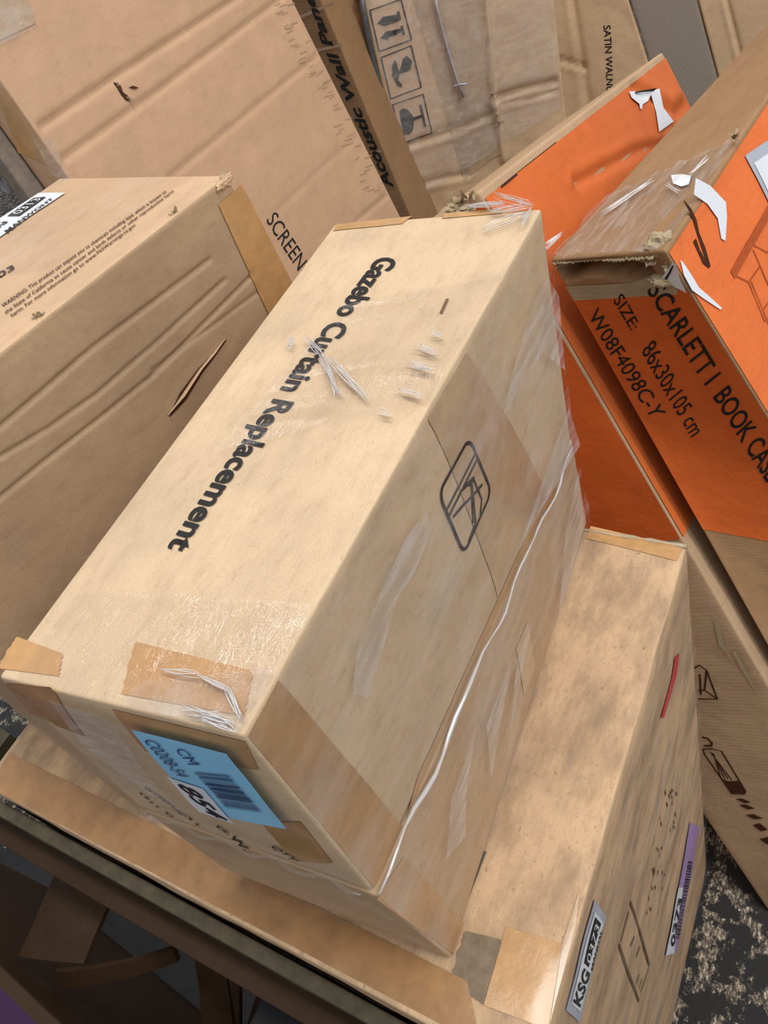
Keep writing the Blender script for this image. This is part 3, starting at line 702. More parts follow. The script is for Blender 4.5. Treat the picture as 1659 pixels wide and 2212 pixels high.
SCR.relief = {'Y0': crease_relief(st_lines(SCR, 'Y0', [([(60, 293), (250, 165), (520, -10)], dict(w=0.0052, d=0.0055, r=0)), ([(125, 352), (350, 190), (610, -6)], dict(w=0.0052, d=0.0045, r=0)), ([(366, 384), (500, 275), (700, 108)], dict(w=0.005, d=0.003, r=0)), ([(590, 464), (717, 343), (780, 290)], dict(w=0.005, d=0.0012, r=0)), ([(770, 478), (850, 410)], dict(w=0.005, d=0.003, r=0))]))}
def screen_carton():
    t = thing('screen_carton', 'tall flat brown carton printed SCREEN leaning behind the tan carton', 'carton', tuple((cS[0] + cS[1] + cS[2] + cS[3]) / 4))
    SCR.build('carton_body', 'kraft_rosy', t, (270, 6, 400))
    SCR.text('product_lettering', 'Y0', 'SCREEN', [(596, 455), (664, 563), (643, 586), (574, 477)], 'print_black', t, 0.0)
    SCR.patch('packing_tape', 'X0', [(-20, 165), (26, 215), (128, 362), (40, 330)], 'tape_brown', t)
    SCR.patch('packing_tape', 'Y0', [(-30, 0), (50, -8), (76, 52), (-20, 96)], 'tape_tan', t, off=0.001)
    A = np.array
    film_over(SCR, 'Y0', 'stretch_film', [(-30, -10), (60, -14), (78, 60), (-20, 110)], t, 0.003, 0.004, (24, 24), 'film_crinkle', 11, None, 40, 0.5)
    film_over(SCR, 'Y0', 'stretch_film', [(66, 300), (110, 300), (150, 395), (110, 380)], t, 0.003, 0.004, (20, 20), 'film_crinkle', 12, None, 40, 0.5)
    # punctured spot: dark hole edges and curled paper
    h = A([SCR.locate('Y0', p) for p in ((246, 178), (256, 188), (262, 202), (272, 212), (280, 218))])
    ribbon('puncture', SCR.surf('Y0', h, 0.002), SCR.normal('Y0', h), [0.003, 0.009, 0.006, 0.010, 0.003], 'print_brown', t)
    frayed('puncture_shreds', SCR.surf('Y0', h, 0.002), -S_N, 0.007, 12, 'kraft_edge', t, 4)
    SCR.poly('puncture_slot', 'Y0', [(276, 190), (286, 186), (300, 191), (288, 193)], 'print_brown', t, 0.002)
    rng = random.Random(5); ss = []
    for k in range(60):
        f = rng.uniform(0.05, 0.92); x = 622 + (862 - 622) * f - rng.uniform(14, 52); y = -10 + 472 * f + rng.uniform(-8, 8)
        ss.append(SCR.stroke('s', 'Y0', [(x, y), (x + rng.uniform(8, 16), y - rng.uniform(4, 7))], rng.uniform(0.0012, 0.0028), 'stain_soft', None))
    join_parts('rubbed_marks', ss, t, True)
    fix_parent(t)
screen_carton()

# ------------------------------------------------------------------ leaning orange bookcase cartons
cO2 = np.array([[0.487, -0.246, 0.121], [1.159, -0.306, -0.007], [0.485, -0.026, 0.010], [1.158, -0.087, -0.119], [0.769, 0.361, 1.309], [1.441, 0.301, 1.180], [0.767, 0.580, 1.197], [1.439, 0.520, 1.069]])
cO2 = CAM + (cO2 - CAM) * 1.03; cO2[:, 2] = np.maximum(cO2[:, 2], 0.004)
cO2 = warp(cO2, {4: (1033, 412), 5: (1431, 112)})
ORB = Carton(cO2, 0.004, {'Y0': 0.004}, 0.0016, 31.0)
cO1 = np.array([[0.691, -0.266, 0.264], [1.368, -0.437, 0.314], [0.731, -0.125, 0.204], [1.408, -0.296, 0.254], [0.724, 0.153, 1.263], [1.401, -0.017, 1.313], [0.764, 0.294, 1.203], [1.441, 0.123, 1.252]])
cO1 = warp(cO1, {4: (1436, 541), 6: (1188, 560), 5: (1951, -234), 7: (1694, 11), 0: (2068, 1557), 2: (1842, 1726)})
for i in range(4): cO1[i] = cO1[i + 4] + (cO1[i] - cO1[i + 4]) * (cO1[i + 4][2] - 0.01) / (cO1[i + 4][2] - cO1[i][2])
_n2 = np.cross(cO2[5] - cO2[4], cO2[0] - cO2[4]); _n2 /= np.linalg.norm(_n2)
if _n2 @ (cO2[6] - cO2[4]) < 0: _n2 = -_n2
for i in range(8):                                            # the front carton leans against the side of the one behind it
    if (cO1[i] - cO2[4]) @ _n2 > -0.012:
        d = cO1[i] - CAM; cO1[i] = CAM + d * ((cO2[4] - CAM) @ _n2 - 0.012) / (d @ _n2)
ORA = Carton(cO1, 0.004, {'Y0': 0.004}, 0.0016, 37.0)
def _slot(box, face, st):
    """the end panel has sprung away below the lid: a deep slot along its top"""
    z = (1 - st[:, 1]) * box.d[2]; y = st[:, 0]
    d = 0.020 + 0.006 * np.sin(y * 7); w = 0.009 + 0.003 * (1 - y)
    k = np.exp(-((z - d) / w) ** 4) * np.clip((y - 0.17) / 0.12, 0, 1)
    return -0.07 * k
ORA.relief = {'X0': _slot}
_ow = crease_relief([dict(pts=[np.array([0.75, 0.99]), np.array([0.9, 0.93]), np.array([1.0, 0.93])], w=0.012, d=0.006), dict(pts=[np.array([0.3, 0.95]), np.array([0.62, 0.93]), np.array([1.0, 0.88])], w=0.008, d=0.004), dict(pts=[np.array([0.8, 0.9]), np.array([1.0, 0.84])], w=0.010, d=0.005)])
ORB.relief = {'Y0': _ow}
def st_rect(s0, s1, t0, t1): return [np.array(p) for p in ((s0, t1), (s1, t1), (s1, t0), (s0, t0))]
def bookcase_front():
    t = thing('bookcase_carton', 'orange and brown bookcase carton lettered SCARLETT I, leaning at right front', 'carton', tuple((cO1[0] + cO1[1] + cO1[2] + cO1[3]) / 4))
    ORA.build('carton_body', 'kraft_brown', t, (60, 60, 260))
    tp = ORA.locate('X0', (1527, 1152))[1]
    ORA.patch('orange_print', 'X0', None, 'orange_deep', t, 0.0006, (30, 120), st=[np.array(p) for p in ((0.012, 0.962), (0.99, 0.950), (0.99, tp + 0.006), (0.012, tp - 0.004))])
    ORA.patch('orange_print', 'Y0', None, 'orange_print', t, 0.0006, (50, 80), st=st_rect(0.004, 0.995, tp, 0.996))
    for body, q, b in (('SCARLETT I  BOOK CASE', [(1433, 603), (1690, 1008), (1656, 1043), (1397, 627)], 0.01),
                    ('SIZE:', [(1345, 630), (1384, 701), (1364, 713), (1325, 649)], 0.0),
                    ('86x30x105 cm', [(1413, 729), (1524, 924), (1493, 945), (1386, 759)], 0.0),
                    ('W08F4098C-Y', [(1293, 661), (1440, 890), (1407, 903), (1271, 684)], 0.0)):
        ORA.text('product_lettering', 'X0', body, q, 'print_black', t, b, off=0.0014)
    # line drawing of the bookcase
    z = lambda pts: [(1300 + a / 3.688, 150 + b / 3.688) for a, b in pts]
    ORA.stroke('drawn_shelf_edge', 'Y0', z([(1030, 1640), (1340, 1090), (1420, 950)]), 0.011, 'print_orange_line', t, 0.0013)
    ss = [ORA.stroke('s', 'Y0', z(l), 0.0022, 'print_orange_line', None, 0.0012) for l in ([(1195, 1400), (1305, 1462), (1390, 1330)], [(1040, 1640), (1160, 1697), (1245, 1575)], [(1195, 1440), (1324, 1740), (1420, 1960)], [(1180, 1690), (1324, 2040), (1420, 2280)], [(1160, 1700), (1290, 2010)], [(1280, 1905), (1324, 1850), (1400, 1730)], [(1285, 2010), (1400, 1900)])]
    join_parts('line_drawing', ss, t)
    join_parts('marker_arrow', [ORA.stroke('s', 'Y0', z([(645, 1050), (700, 1130), (735, 1210), (760, 1310), (805, 1430), (848, 1578)]), [0.002, 0.005, 0.006, 0.004, 0.006, 0.004], 'print_brown', None, 0.0013),
        ORA.stroke('s', 'Y0', z([(732, 1360), (768, 1450), (805, 1530), (845, 1578)]), [0.006, 0.004, 0.006, 0.003], 'print_brown', None, 0.0014)], t)
    a = ORA.poly('torn_label', 'Y0', z([(735, 870), (850, 930), (980, 1060), (985, 1180), (970, 1370), (938, 1352), (912, 1190), (830, 1075), (720, 1000)]), 'label_white', t, 0.002)
    ORA.poly('torn_label', 'Z1', z([(560, 862), (640, 852), (720, 862), (700, 930), (640, 950), (575, 925)]), 'label_white', t, 0.003)
    ORA.poly('torn_label', 'Y0', z([(612, 1520), (640, 1545), (700, 1640), (760, 1740), (830, 1800), (940, 1905), (925, 1915), (800, 1830), (706, 1762), (640, 1640)]), 'label_white', t, 0.002)
    ORA.poly('torn_label', 'X0', z([(580, 1516), (608, 1525), (634, 1640), (690, 1760), (600, 1712), (485, 1652)]), 'label_white', t, 0.004, True)
    ORA.poly('label_print', 'X0', z([(505, 1660), (545, 1600), (580, 1535), (592, 1540), (562, 1606), (524, 1668)]), 'print_black', t, 0.005, True)
    s = ORA.patch('white_sticker', 'Y0', [(1607, 337), (1700, 272), (1760, 372), (1656, 440)], 'label_grey', t, 0.002)
    ORA.patch('sticker_face', 'Y0', [(1624, 354), (1700, 300), (1750, 372), (1660, 432)], 'label_white', s, 0.0026)
    ORA.patch('number_block', 'Y0', [(1652, 336), (1700, 303), (1716, 326), (1668, 358)], 'print_black', s, 0.0032, (4, 4))
    # crushed corner with open corrugated layers
    X = lambda y, tt, off=0.0: ORA.surf('X0', [[y, tt]], off)[0]
    nrm = ORA.normal('X0', [[0.5, 0.98]])[0]
    ORA.patch('bare_board', 'X0', None, 'kraft_edge', t, 0.0009, (30, 8), st=[np.array(p) for p in ((0.02, 0.972), (0.99, 0.966), (0.99, 0.948), (0.10, 0.957))])
    for k, (tt, amp, rough) in enumerate(((0.9955, 0.003, 1), (0.990, 0.005, 2))):
        V = []; n = 90; rng = random.Random(rough); Fc = []
        for i in range(n + 1):
            y = 0.10 + 0.89 * i / n; w = math.sin(i * 2.3 + 2 * math.sin(i * 0.4)) * 0.0009 + rng.uniform(-0.0008, 0.0008); base = X(y, tt)
            o = amp * (0.5 + 0.8 * noise.noise(Vector((i * 0.21, rough, 0)))) * (1.5 - y)
            V += [base - nrm * 0.012 + [0, 0, w], base + nrm * o + np.array([0, 0, w]), base + nrm * o + np.array([0, 0, w - 0.0022])]
        for i in range(n): Fc += [[3 * i, 3 * i + 1, 3 * i + 4, 3 * i + 3], [3 * i + 1, 3 * i + 2, 3 * i + 5, 3 * i + 4]]
        mesh_obj('corrugated_layer', V, Fc, 'kraft_edge', t)
    crumple('crushed_corner', ORA.surf('Z1', [ORA.locate('Z1', (1422, 522))], -0.006)[0], (0.014, 0.017, 0.016), 'kraft_edge', t, 3, 12)
    crumple('crushed_corner', X(0.13, 0.972), (0.010, 0.018, 0.008), 'kraft_edge', t, 7)
    frayed('torn_paper', np.array([X(0.03, 0.992), X(0.08, 0.975), X(0.14, 0.966)]), nrm, 0.006, 18, 'kraft_edge', t, 8)
    tz = ORA.quad_st('Z1', z([(0, 1090), (430, 790), (720, 900), (60, 1330)]))
    film_over(ORA, 'Z1', 'stretch_film', None, t, 0.003, 0.006, (50, 40), 'film_crinkle', 15, [np.array(p) for p in ((0.0, 1.0), (0.2, 1.0), (0.26, 0.0), (0.0, 0.0))], 22, 1.3)
    rng = random.Random(3); parts = []
    for (p, q, n) in (((1305, 470), (1412, 400), 5), ((1180, 545), (1215, 510), 4), ((1440, 410), (1470, 425), 3), ((1490, 380), (1530, 350), 3)):
        for k in range(n):
            a = np.array(p) + [rng.uniform(-7, 7), rng.uniform(-7, 7)]; b = np.array(q) + [rng.uniform(-7, 7), rng.uniform(-7, 7)]
            ST = np.array([ORA.locate('Z1', a + (b - a) * f) for f in np.linspace(0, 1, 6)])
            parts.append(tube('s', ORA.surf('Z1', ST, 0.006), [0.0010 * math.sin(math.pi * (i + 0.6) / 6.2) + 0.0002 for i in range(6)], 'film_milky', None, 5, 0.6, k))
    join_parts('film_strand', parts, t, True)
    ed = ORA.surf('Y0', [ORA.locate('Y0', (1583, 305)), ORA.locate('Y0', (1590, 290))], 0.0)
    frayed('torn_edge', ed, (0, -0.4, 0.8), 0.007, 12, 'kraft_edge', t, 12)
    fix_parent(t)
bookcase_front()
def bookcase_back():
    t = thing('bookcase_carton', 'orange carton with torn white label leaning behind the SCARLETT carton', 'carton', tuple((cO2[0] + cO2[1] + cO2[2] + cO2[3]) / 4))
    ORB.build('carton_body', 'kraft_dull', t, (90, 30, 120))
    tp = ORB.locate('Y0', (1475, 1160))[1]
    ORB.patch('orange_print', 'Y0', None, 'orange_back', t, 0.0014, (140, 120), st=st_rect(0.004, 0.995, tp, 0.992))
    ORB.patch('orange_print', 'X0', None, 'orange_deep', t, 0.0006, (20, 60), st=st_rect(0.01, 0.99, tp, 0.99))
    z = lambda pts: [(1300 + a / 3.688, 150 + b / 3.688) for a, b in pts]
    ORB.poly('torn_label', 'Y0', z([(198, 187), (330, 172), (440, 170), (440, 182), (500, 300), (555, 425), (430, 515), (412, 360), (393, 200), (350, 262), (308, 290), (300, 330), (286, 325), (280, 287), (218, 237)]), 'label_white', t, 0.004)
    ORB.poly('label_print', 'Y0', z([(242, 203), (258, 184), (415, 166), (400, 182)]), 'print_black', t, 0.0047)
    ORB.patch('packing_tape', 'Y0', [(1140, 440), (1258, 335), (1264, 352), (1150, 462)], 'tape_pink', t, 0.001)
    ORB.patch('packing_tape', 'Y0', [(1292, 285), (1320, 296), (1316, 306), (1296, 302)], 'tape_pink', t, 0.001)
    ORB.stroke('scuff_line', 'Y0', [(1075, 410), (1130, 365), (1200, 310)], 0.003, 'print_brown', t, 0.0012)
    ca = ORB.surf('Z1', [[0.0, 0.02], [0.0, 0.12], [0.02, 0.2]], 0.0)
    crumple('crushed_corner', ca[1] - np.array([0, 0, 0.006]), (0.012, 0.024, 0.009), 'kraft_edge', t, 5, 22)
    frayed('torn_paper', ca, (-0.4, 0, 0.7), 0.010, 30, 'kraft_edge', t, 21)
    # shipping marks on the bare lower end
    X = 'X0'; q = lambda pts: [(1359 + a / 3.687, 1500 + b / 3.687) for a, b in pts]
    ss = [ORB.stroke('s', X, l, 0.0028, 'print_brown', None) for l in ([(1500, 1442), (1512, 1436), (1527, 1447), (1550, 1510), (1508, 1509)], [(1527, 1447), (1522, 1490), (1550, 1510)], [(1522, 1490), (1508, 1492)], [(1512, 1455), (1514, 1500)])]
    join_parts('carton_pictogram', ss, t)
    fr = q([(590, 432), (660, 430), (735, 445), (930, 770), (915, 790), (820, 790), (600, 470)])
    ss = [ORB.stroke('s', X, fr, 0.0028, 'print_brown', None, closed=True), ORB.stroke('s', X, q([(580, 335), (625, 345), (660, 380), (655, 405), (600, 405)]), 0.004, 'print_brown', None)]
    for a in range(4):
        ss.append(ORB.stroke('s', X, q([(650 - a * 4 + 12 * a, 455 + a * 4), (820 - 30 * a, 680 - a * 8)]), 0.0020, 'print_brown', None))
    join_parts('notice_print', ss, t)
    ORB.poly('notice_block', X, q([(728, 660), (790, 690), (870, 685), (932, 770), (915, 790), (820, 790)]), 'print_brown', t)
    for pts in ([(848, 830), (905, 826), (970, 856), (920, 862)], [(878, 878), (930, 874), (1003, 906), (945, 914)], [(930, 958), (990, 950), (1068, 985), (1000, 990)], [(988, 1040), (1040, 1020), (1106, 1075), (1050, 1085)], [(1040, 1150), (1110, 1130), (1140, 1190), (1100, 1190)]):
        ORB.poly('handling_mark', X, q(pts), 'print_brown', t)
    # split paper along the near edge
    for (pts, w) in (([(1548, 1338), (1560, 1392), (1580, 1418)], 0.006), ([(1586, 1404), (1606, 1442), (1640, 1500)], 0.005)):
        ST = np.array([ORB.locate(X, p) for p in pts]); ribbon('split_paper', ORB.surf(X, ST, 0.003), ORB.normal(X, ST), [w, w * 1.2, w * 0.3], 'kraft_edge', t)
    fix_parent(t)
bookcase_back()

# ------------------------------------------------------------------ background cartons
def upright(face_edges, p0, n, depth, z0=0.0, z1=2.1):
    """front panel on the upright plane (p0, n facing the room); edges = two picture points each for the right and the left edge"""
    n = np.asarray(n, float); n = n / np.linalg.norm(n); c = np.zeros((8, 3))
    for bit, (pa, pb) in ((0, face_edges[0]), (2, face_edges[1])):
        c[bit] = edge_on(pa, pb, z0, p0, n); c[bit + 4] = edge_on(pa, pb, z1, p0, n)
    for i in (0, 2, 4, 6): c[i + 1] = c[i] - n * depth
    return c
F_P0 = np.array([1.80, 1.058, 1.0]); F_N = np.array([-0.891, -0.454, 0.0])
cF = upright((((1222, 240), (1196, 0)), ((886, 452), (782, 0))), F_P0, F_N, 0.16)
FRA = Carton(cF, 0.006, {}, 0.003, 41.0)
FRA.relief = {'X0': crease_relief(st_lines(FRA, 'X0', [([(868, 318), (960, 290), (1058, 248)], dict(w=0.007, d=0.007)), ([(1070, 212), (1120, 195), (1215, 172)], dict(w=0.008, d=0.010)), ([(1080, 226), (1215, 192)], dict(w=0.006, d=0.006)), ([(1048, -10), (1062, 180), (1088, 345)], dict(w=0.010, d=-0.008, r=0)), ([(870, 405), (960, 385), (1010, 375)], dict(w=0.008, d=0.006)), ([(900, 300), (1000, 262)], dict(w=0.006, d=0.002))]))}
def fragile_carton():
    t = thing('fragile_carton', 'film-wrapped brown carton with arrows, umbrella and glass symbols in the background', 'carton', tuple((cF[0] + cF[1] + cF[2] + cF[3]) / 4))
    FRA.build('carton_body', 'kraft_lit', t, (8, 130, 260))
    tapeq = FRA.patch('packing_tape', 'X0', [(890, -10), (1046, -10), (1082, 330), (1002, 388)], 'tape_tan', t, 0.0012, (20, 40))
    frames = ([(799, 22), (866, -2), (889, 86), (819, 111)], [(823, 124), (888, 99), (910, 188), (844, 213)], [(848, 226), (914, 203), (933, 287), (867, 310)])
    def shape(quad, polys, nm):
        q = FRA.quad_st('X0', quad); parts = []
        for P in polys:
            ST = np.array([q[0] * (1 - a) * (1 - b) + q[1] * a * (1 - b) + q[2] * a * b + q[3] * (1 - a) * b for a, b in P]); parts.append(FRA.poly_st('s', 'X0', ST, 'print_black', None, 0.0022))
        parts.append(FRA.stroke('s', 'X0', quad, 0.0042, 'print_black', None, 0.0022, closed=True))
        return join_parts(nm, parts, t)
    ar = lambda y: [(0.12, y), (0.34, y - 0.11), (0.34, y - 0.05), (0.78, y - 0.05), (0.78, y - 0.11), (0.86, y - 0.11), (0.86, y + 0.11), (0.78, y + 0.11), (0.78, y + 0.05), (0.34, y + 0.05), (0.34, y + 0.11)]
    shape(frames[0], [ar(0.35), ar(0.70)], 'this_way_up_pictogram')
    um = [(0.18, 0.5)] + [(0.24 + 0.22 * (1 - math.cos(a)) * 0.9, 0.5 - 0.34 * math.sin(a)) for a in np.linspace(0.0, 1.5, 7)] + [(0.44, 0.24), (0.36, 0.34), (0.44, 0.45), (0.74, 0.45), (0.84, 0.36), (0.78, 0.24), (0.66, 0.26), (0.66, 0.21), (0.80, 0.17), (0.92, 0.34), (0.80, 0.52), (0.44, 0.52), (0.36, 0.64), (0.44, 0.76)] + [(0.24 + 0.22 * (1 - math.cos(a)) * 0.9, 0.5 + 0.34 * math.sin(a)) for a in np.linspace(1.5, 0.0, 7)]
    shape(frames[1], [um], 'keep_dry_pictogram')
    gl = [(0.16, 0.2), (0.28, 0.16), (0.44, 0.24), (0.53, 0.40), (0.54, 0.46), (0.80, 0.46), (0.80, 0.22), (0.88, 0.22), (0.88, 0.78), (0.80, 0.78), (0.80, 0.54), (0.54, 0.54), (0.53, 0.60), (0.44, 0.76), (0.28, 0.84), (0.14, 0.80), (0.14, 0.42), (0.26, 0.36), (0.22, 0.28), (0.16, 0.30)]
    shape(frames[2], [gl], 'fragile_pictogram')
    film_over(FRA, 'X0', 'stretch_film', [(786, -20), (1190, -20), (1210, 230), (890, 440)], t, 0.006, 0.006, (110, 90), 'film_crinkle', 17, None, 26, 0.3)
    # dark rolled film along the left edge and a grey cord hanging down the front
    P = [FRA.surf('X0', [FRA.locate('X0', p)], 0.004)[0] for p in [(772 + 0.2 * k, k * 1.0) for k in range(0, 1)] + [(778, -20), (786, 30), (796, 80), (806, 130), (822, 190), (838, 240), (850, 300), (862, 350), (872, 400), (882, 445), (892, 490), (905, 550)]]
    tube('film_roll', P, [0.006, 0.006, 0.007, 0.008, 0.007, 0.008, 0.010, 0.012, 0.012, 0.013, 0.014, 0.014, 0.014], 'plastic_grey', t, 8, 1.0, 5, 0.25)
    P = [FRA.surf('X0', [FRA.locate('X0', p)], 0.012)[0] for p in [(936, -20), (944, 20), (954, 60), (966, 105), (978, 145), (988, 176), (1000, 206)]]
    tube('cord', P, 0.0052, 'cord_grey', t, 7, 0.6, 6, 0.2)
    P = [FRA.surf('X0', [FRA.locate('X0', p)], 0.014)[0] for p in [(980, 182), (992, 178), (1008, 178)]]
    tube('cord', P, 0.004, 'cord_grey', t, 6, 0.6, 7, 0.2)
    cr = FRA.surf('X0', [FRA.locate('X0', p) for p in ((1062, 195), (1064, 225), (1078, 262))], 0.006)
    frayed('torn_edge', cr, F_N, 0.012, 14, 'kraft_edge', t, 31)
    fix_parent(t)
fragile_carton()
# wall panel carton, between the SCREEN carton and the fragile carton
W_E = [at_plane((702, 19), (1.68, 0, 0), (-1, 0, 0)), at_plane((849, 374), (1.68, 0, 0), (-1, 0, 0))]
cW = np.zeros((8, 3)); _e = lambda z: W_E[1] + (W_E[0] - W_E[1]) * (z - W_E[1][2]) / (W_E[0][2] - W_E[1][2])
_a0, _a1 = np.array([0.30, 0.03, 0]), np.array([0.05, 0.36, 0])
for zb, zz in ((0, 0.0), (4, 2.1)):
    p = _e(zz); cW[zb] = p; cW[zb + 1] = p + _a0; cW[zb + 2] = p + _a1; cW[zb + 3] = p + _a0 + _a1
WAL = Carton(cW, 0.005, {}, 0.0015, 47.0)
def wall_panel_carton():
    t = thing('wall_panel_carton', 'brown carton printed Wall Panel in black italics, half hidden behind the SCREEN carton', 'carton', tuple((cW[0] + cW[1] + cW[2] + cW[3]) / 4))
    WAL.build('carton_body', 'kraft_brown', t, (16, 30, 60))
    WAL.text('product_lettering', 'X0', 'Acoustic Wall Panel', [(830, 412), (645, -30), (665, -34), (852, 404)], 'print_black', t, 0.03, 0.25, off=0.0015)
    for a, b in (((640, 40), (722, 6)), ((680, 110), (740, 96)), ((806, 328), (826, 326))):
        WAL.stroke('tape_edge', 'X0', [a, b], 0.006, 'tape_tan', t, 0.001)
    fix_parent(t)
wall_panel_carton()
V_P0 = np.array([2.6, 0.3, 1.0]); V_N = np.array([-0.96, -0.28, 0])
cV = upright((((1428, 220), (1358, 0)), ((1196, 300), (1160, 0))), V_P0, V_N, 0.12)
SAT = Carton(cV, 0.006, {}, 0.002, 53.0)
SAT.relief = {'X0': crease_relief(st_lines(SAT, 'X0', [([(1236, -10), (1256, 120), (1276, 260)], dict(w=0.012, d=0.006)), ([(1205, 130), (1235, 136), (1266, 148)], dict(w=0.007, d=0.008))]))}
def satin_carton():
    t = thing('satin_carton', 'plain brown carton lettered SATIN WALN standing at the back', 'carton', tuple((cV[0] + cV[1] + cV[2] + cV[3]) / 4))
    SAT.build('carton_body', 'kraft_lit', t, (6, 90, 180))
    SAT.text('product_lettering', 'X0', 'SATIN WALNUT', [(1319, 54), (1324, 212), (1310, 212), (1303, 55)], 'print_black', t, 0.01)
    fix_parent(t)
satin_carton()
cR = upright((((1560, 210), (1504, 0)), ((1432, 220), (1362, 0))), V_P0, V_N, 0.05)
RIB = Carton(cR, 0.003, {}, 0.001, 59.0)
def ribbed_board():
    t = thing('ribbed_board', 'grey finely ribbed board standing between two brown cartons at the back', 'board', tuple((cR[0] + cR[1] + cR[2] + cR[3]) / 4))
    RIB.build('panel', 'ribbed_grey', t, (3, 16, 40)); fix_parent(t)
ribbed_board()
cN = upright((((1830, 200), (1760, 0)), ((1564, 210), (1508, 0))), V_P0, V_N, 0.12)
PLN = Carton(cN, 0.005, {}, 0.0015, 61.0)
PLN.relief = {'X0': crease_relief(st_lines(PLN, 'X0', [([(1568, -10), (1590, 80), (1618, 190)], dict(w=0.006, d=0.006))]))}
def plain_carton():
    t = thing('plain_carton', 'unprinted brown carton with one long crease in the top right corner', 'carton', tuple((cN[0] + cN[1] + cN[2] + cN[3]) / 4))
    PLN.build('carton_body', 'kraft_lit', t, (6, 90, 60)); fix_parent(t)
plain_carton()

# ------------------------------------------------------------------ left edge: board and bag seen in the gap
def board_quad(name, quad, z, th, mat, label, cat, group=None, sag=0.0, n=10):
    """a loose sheet lying at about height z (one value, or one per corner)"""
    zz = z if hasattr(z, '__len__') else [z] * 4
    C = [at_z(p, h) for p, h in zip(quad, zz)]; V = []; Fc = []
    nn = np.cross(C[1] - C[0], C[3] - C[0]); nn /= np.linalg.norm(nn)
    if nn[2] < 0: nn = -nn
    for k, o in ((0, 0.0), (1, -th)):
        for j in range(n + 1):
            for i in range(n + 1):
                u, v = i / n, j / n; p = C[0] * (1 - u) * (1 - v) + C[1] * u * (1 - v) + C[2] * u * v + C[3] * (1 - u) * v
                V.append(p + nn * (o + sag * (4 * u * (1 - u)) + 0.0012 * noise.noise(Vector(p * 30))))
    m = (n + 1) ** 2; g = lambda i, j, k: k * m + j * (n + 1) + i
    for j in range(n):
        for i in range(n):
            Fc += [[g(i, j, 0), g(i + 1, j, 0), g(i + 1, j + 1, 0), g(i, j + 1, 0)], [g(i, j, 1), g(i, j + 1, 1), g(i + 1, j + 1, 1), g(i + 1, j, 1)]]
    for i in range(n):
        Fc += [[g(i, 0, 0), g(i, 0, 1), g(i + 1, 0, 1), g(i + 1, 0, 0)], [g(i, n, 0), g(i + 1, n, 0), g(i + 1, n, 1), g(i, n, 1)], [g(0, i, 0), g(0, i + 1, 0), g(0, i + 1, 1), g(0, i, 1)], [g(n, i, 0), g(n, i, 1), g(n, i + 1, 1), g(n, i + 1, 0)]]
    u = [((V[i][0] + V[i][2]), V[i][1]) for f in Fc for i in f]
    o = mesh_obj(name, V, Fc, mat, None, u, smooth=False); tag(o, label, cat, group); return o

cK = np.array(cS); _sh = S_N * 0.075
cK = cK + _sh; cK[:, 0] -= 0.03; cK[:4, 2] = np.maximum(cK[:4, 2], 0.0)
for i in range(8): cK[i] = cK[i] if not (i & 2) else cK[i ^ 2] + S_N * 0.03
BRD = Carton(cK, 0.003, {}, 0.001, 71.0)
def edge_board():
    t = thing('leaning_board', 'grey-brown board edge showing just left of the SCREEN carton', 'board', tuple((cK[0] + cK[1] + cK[2] + cK[3]) / 4))
    BRD.build('panel', 'board_grey', t, (6, 4, 12)); fix_parent(t)
edge_board()

# ------------------------------------------------------------------ the dark gap in front: ledge, scraps and a purple box
def ledge(name, x0, x1, z0, z1, mat, label, seed):
    c = np.zeros((8, 3))
    for i in range(8):
        f = (i >> 1) & 1; base = cB[6] * f + cB[4] * (1 - f) + (cB[6] - cB[4]) * (0.12 if f else -0.12)
        c[i] = [base[0] + (x1 if i & 1 else x0), base[1], z1 if i & 4 else z0]
    b = Carton(c, 0.002, {}, 0.0018, seed); t = thing(name, label, 'board', tuple((c[0] + c[3]) / 2)); b.build('board', mat, t, (4, 60, 4)); fix_parent(t); return b
ledge('ledge_board', -0.018, -0.004, 0.93, 0.985, 'board_olive', 'grey-olive board edge running just below the front edge of the large carton', 81.0)
ledge('ledge_board', -0.042, -0.006, 0.84, 0.925, 'kraft_gap_shade', 'dark brown board below the grey-olive ledge board', 83.0)
LS = 'loose scraps in the dark gap'
board_quad('cardboard_strip', [(135, 1850), (262, 1880), (180, 2082), (40, 2066)], [0.80, 0.80, 0.77, 0.77], 0.008, 'kraft_gap_shade', 'wide dark cardboard strip slanting down in the shadowed gap', 'cardboard', LS, 0.01)
board_quad('cardboard_strip', [(120, 2098), (372, 2050), (384, 2078), (130, 2135)], [0.76, 0.78, 0.76, 0.74], 0.008, 'kraft_gap_shade', 'long narrow cardboard strip lying across the shadowed gap', 'cardboard', LS, 0.01)
board_quad('cardboard_flap', [(418, 2052), (484, 2084), (506, 2230), (440, 2230)], [0.78, 0.78, 0.66, 0.66], 0.006, 'kraft_gap_shade', 'wider upright cardboard flap in the shadowed gap', 'cardboard', LS)
board_quad('cardboard_flap', [(490, 2088), (516, 2102), (518, 2230), (512, 2230)], [0.80, 0.80, 0.66, 0.66], 0.006, 'kraft_gap_shade', 'narrow upright cardboard flap beside the wider flap', 'cardboard', LS)
board_quad('cardboard_flap', [(560, 2130), (576, 2140), (548, 2230), (528, 2230)], [0.80, 0.80, 0.66, 0.66], 0.006, 'kraft_gap_shade', 'slanted narrow cardboard piece right of the upright flaps', 'cardboard', LS)
_pa, _pb = at_z((-6, 2078), 0.85), at_z((138, 2216), 0.85); _pd = (_pb - _pa) / np.linalg.norm(_pb - _pa); _pn = np.array([-abs(_pd[1]), _pd[0] * (1 if _pd[1] < 0 else -1), 0])
_pn = np.array([_pd[1], -_pd[0], 0.0]); _pn = _pn if _pn[0] < 0 else -_pn
cP = np.zeros((8, 3))
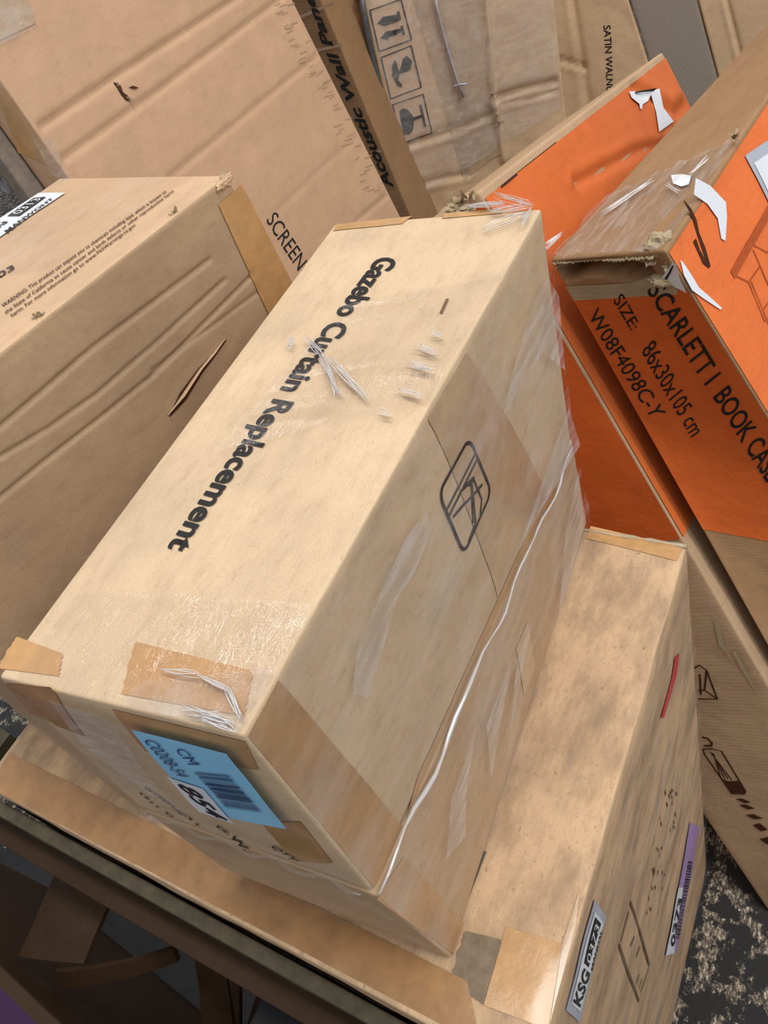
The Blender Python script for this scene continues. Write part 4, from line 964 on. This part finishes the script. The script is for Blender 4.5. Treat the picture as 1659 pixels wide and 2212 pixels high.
for i in range(8):
    p = (_pa + _pd * (0.24 if not i & 2 else -0.75)) + (_pn * 0.6 if not i & 1 else 0 * _pn); cP[i] = [p[0], p[1], 0.85 if i & 4 else 0.008]
PUR = Carton(cP, 0.004, {}, 0.001, 91.0)
def purple_carton():
    t = thing('purple_carton', 'dark purple carton with tan edge in the bottom left corner', 'carton', tuple((cP[0] + cP[3]) / 2))
    PUR.build('carton_body', 'kraft_gap_shade', t, (10, 20, 10))
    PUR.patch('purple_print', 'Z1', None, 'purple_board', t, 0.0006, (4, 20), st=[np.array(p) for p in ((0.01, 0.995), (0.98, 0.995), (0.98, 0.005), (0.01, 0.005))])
    PUR.patch('tan_edge', 'Z1', None, 'kraft_gap_shade', t, 0.001, (4, 20), st=[np.array(p) for p in ((0.975, 0.995), (0.998, 0.995), (0.998, 0.005), (0.975, 0.005))])
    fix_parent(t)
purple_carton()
board_quad('grey_board', [(-80, 1578), (0, 1572), (22, 1586), (-60, 1690)], 0.80, 0.02, 'board_olive', 'grey board scrap left of the large carton', 'board')

# ------------------------------------------------------------------ crumpled plastic bag glimpsed at the left edge
crumple('plastic_bag', at_plane((-8, 345), (0, 1.30, 0), (0, 1, 0)), (0.05, 0.05, 0.05), 'bag_white', None, 13, 24)
tag(bpy.data.objects['plastic_bag'], 'crumpled whitish plastic bag at the left edge beside the leaning board', 'bag')

# ------------------------------------------------------------------ added black block at the bottom edge, keeping light out of the gap
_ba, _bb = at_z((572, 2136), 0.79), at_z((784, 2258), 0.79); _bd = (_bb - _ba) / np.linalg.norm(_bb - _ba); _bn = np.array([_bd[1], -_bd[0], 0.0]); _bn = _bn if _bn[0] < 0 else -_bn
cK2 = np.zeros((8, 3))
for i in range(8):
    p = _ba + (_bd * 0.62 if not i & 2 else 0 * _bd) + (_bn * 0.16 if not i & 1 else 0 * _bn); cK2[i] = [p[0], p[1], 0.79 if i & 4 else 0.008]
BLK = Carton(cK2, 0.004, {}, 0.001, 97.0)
def gap_light_block():
    t = thing('gap_light_block', 'added black block with a white paper fleck, keeping light out of the gap', 'carton', tuple((cK2[0] + cK2[3]) / 2))
    BLK.build('carton_body', 'gap_black', t, (12, 12, 12))
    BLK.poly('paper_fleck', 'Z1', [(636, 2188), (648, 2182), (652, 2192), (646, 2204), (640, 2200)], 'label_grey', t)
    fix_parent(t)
gap_light_block()

# added black sheet painting deep shade on the gap floor
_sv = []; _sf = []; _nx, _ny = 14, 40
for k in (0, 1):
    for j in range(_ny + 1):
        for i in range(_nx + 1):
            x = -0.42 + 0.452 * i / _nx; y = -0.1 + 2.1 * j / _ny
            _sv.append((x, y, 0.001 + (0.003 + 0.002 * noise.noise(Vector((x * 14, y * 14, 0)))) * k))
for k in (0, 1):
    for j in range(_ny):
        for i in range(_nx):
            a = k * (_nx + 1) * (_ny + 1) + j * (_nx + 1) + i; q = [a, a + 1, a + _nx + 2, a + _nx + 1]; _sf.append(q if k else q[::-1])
tag(mesh_obj('gap_shade_sheet', _sv, _sf, 'gap_black'), 'added black sheet standing in for shade on the gap floor', 'sheet')
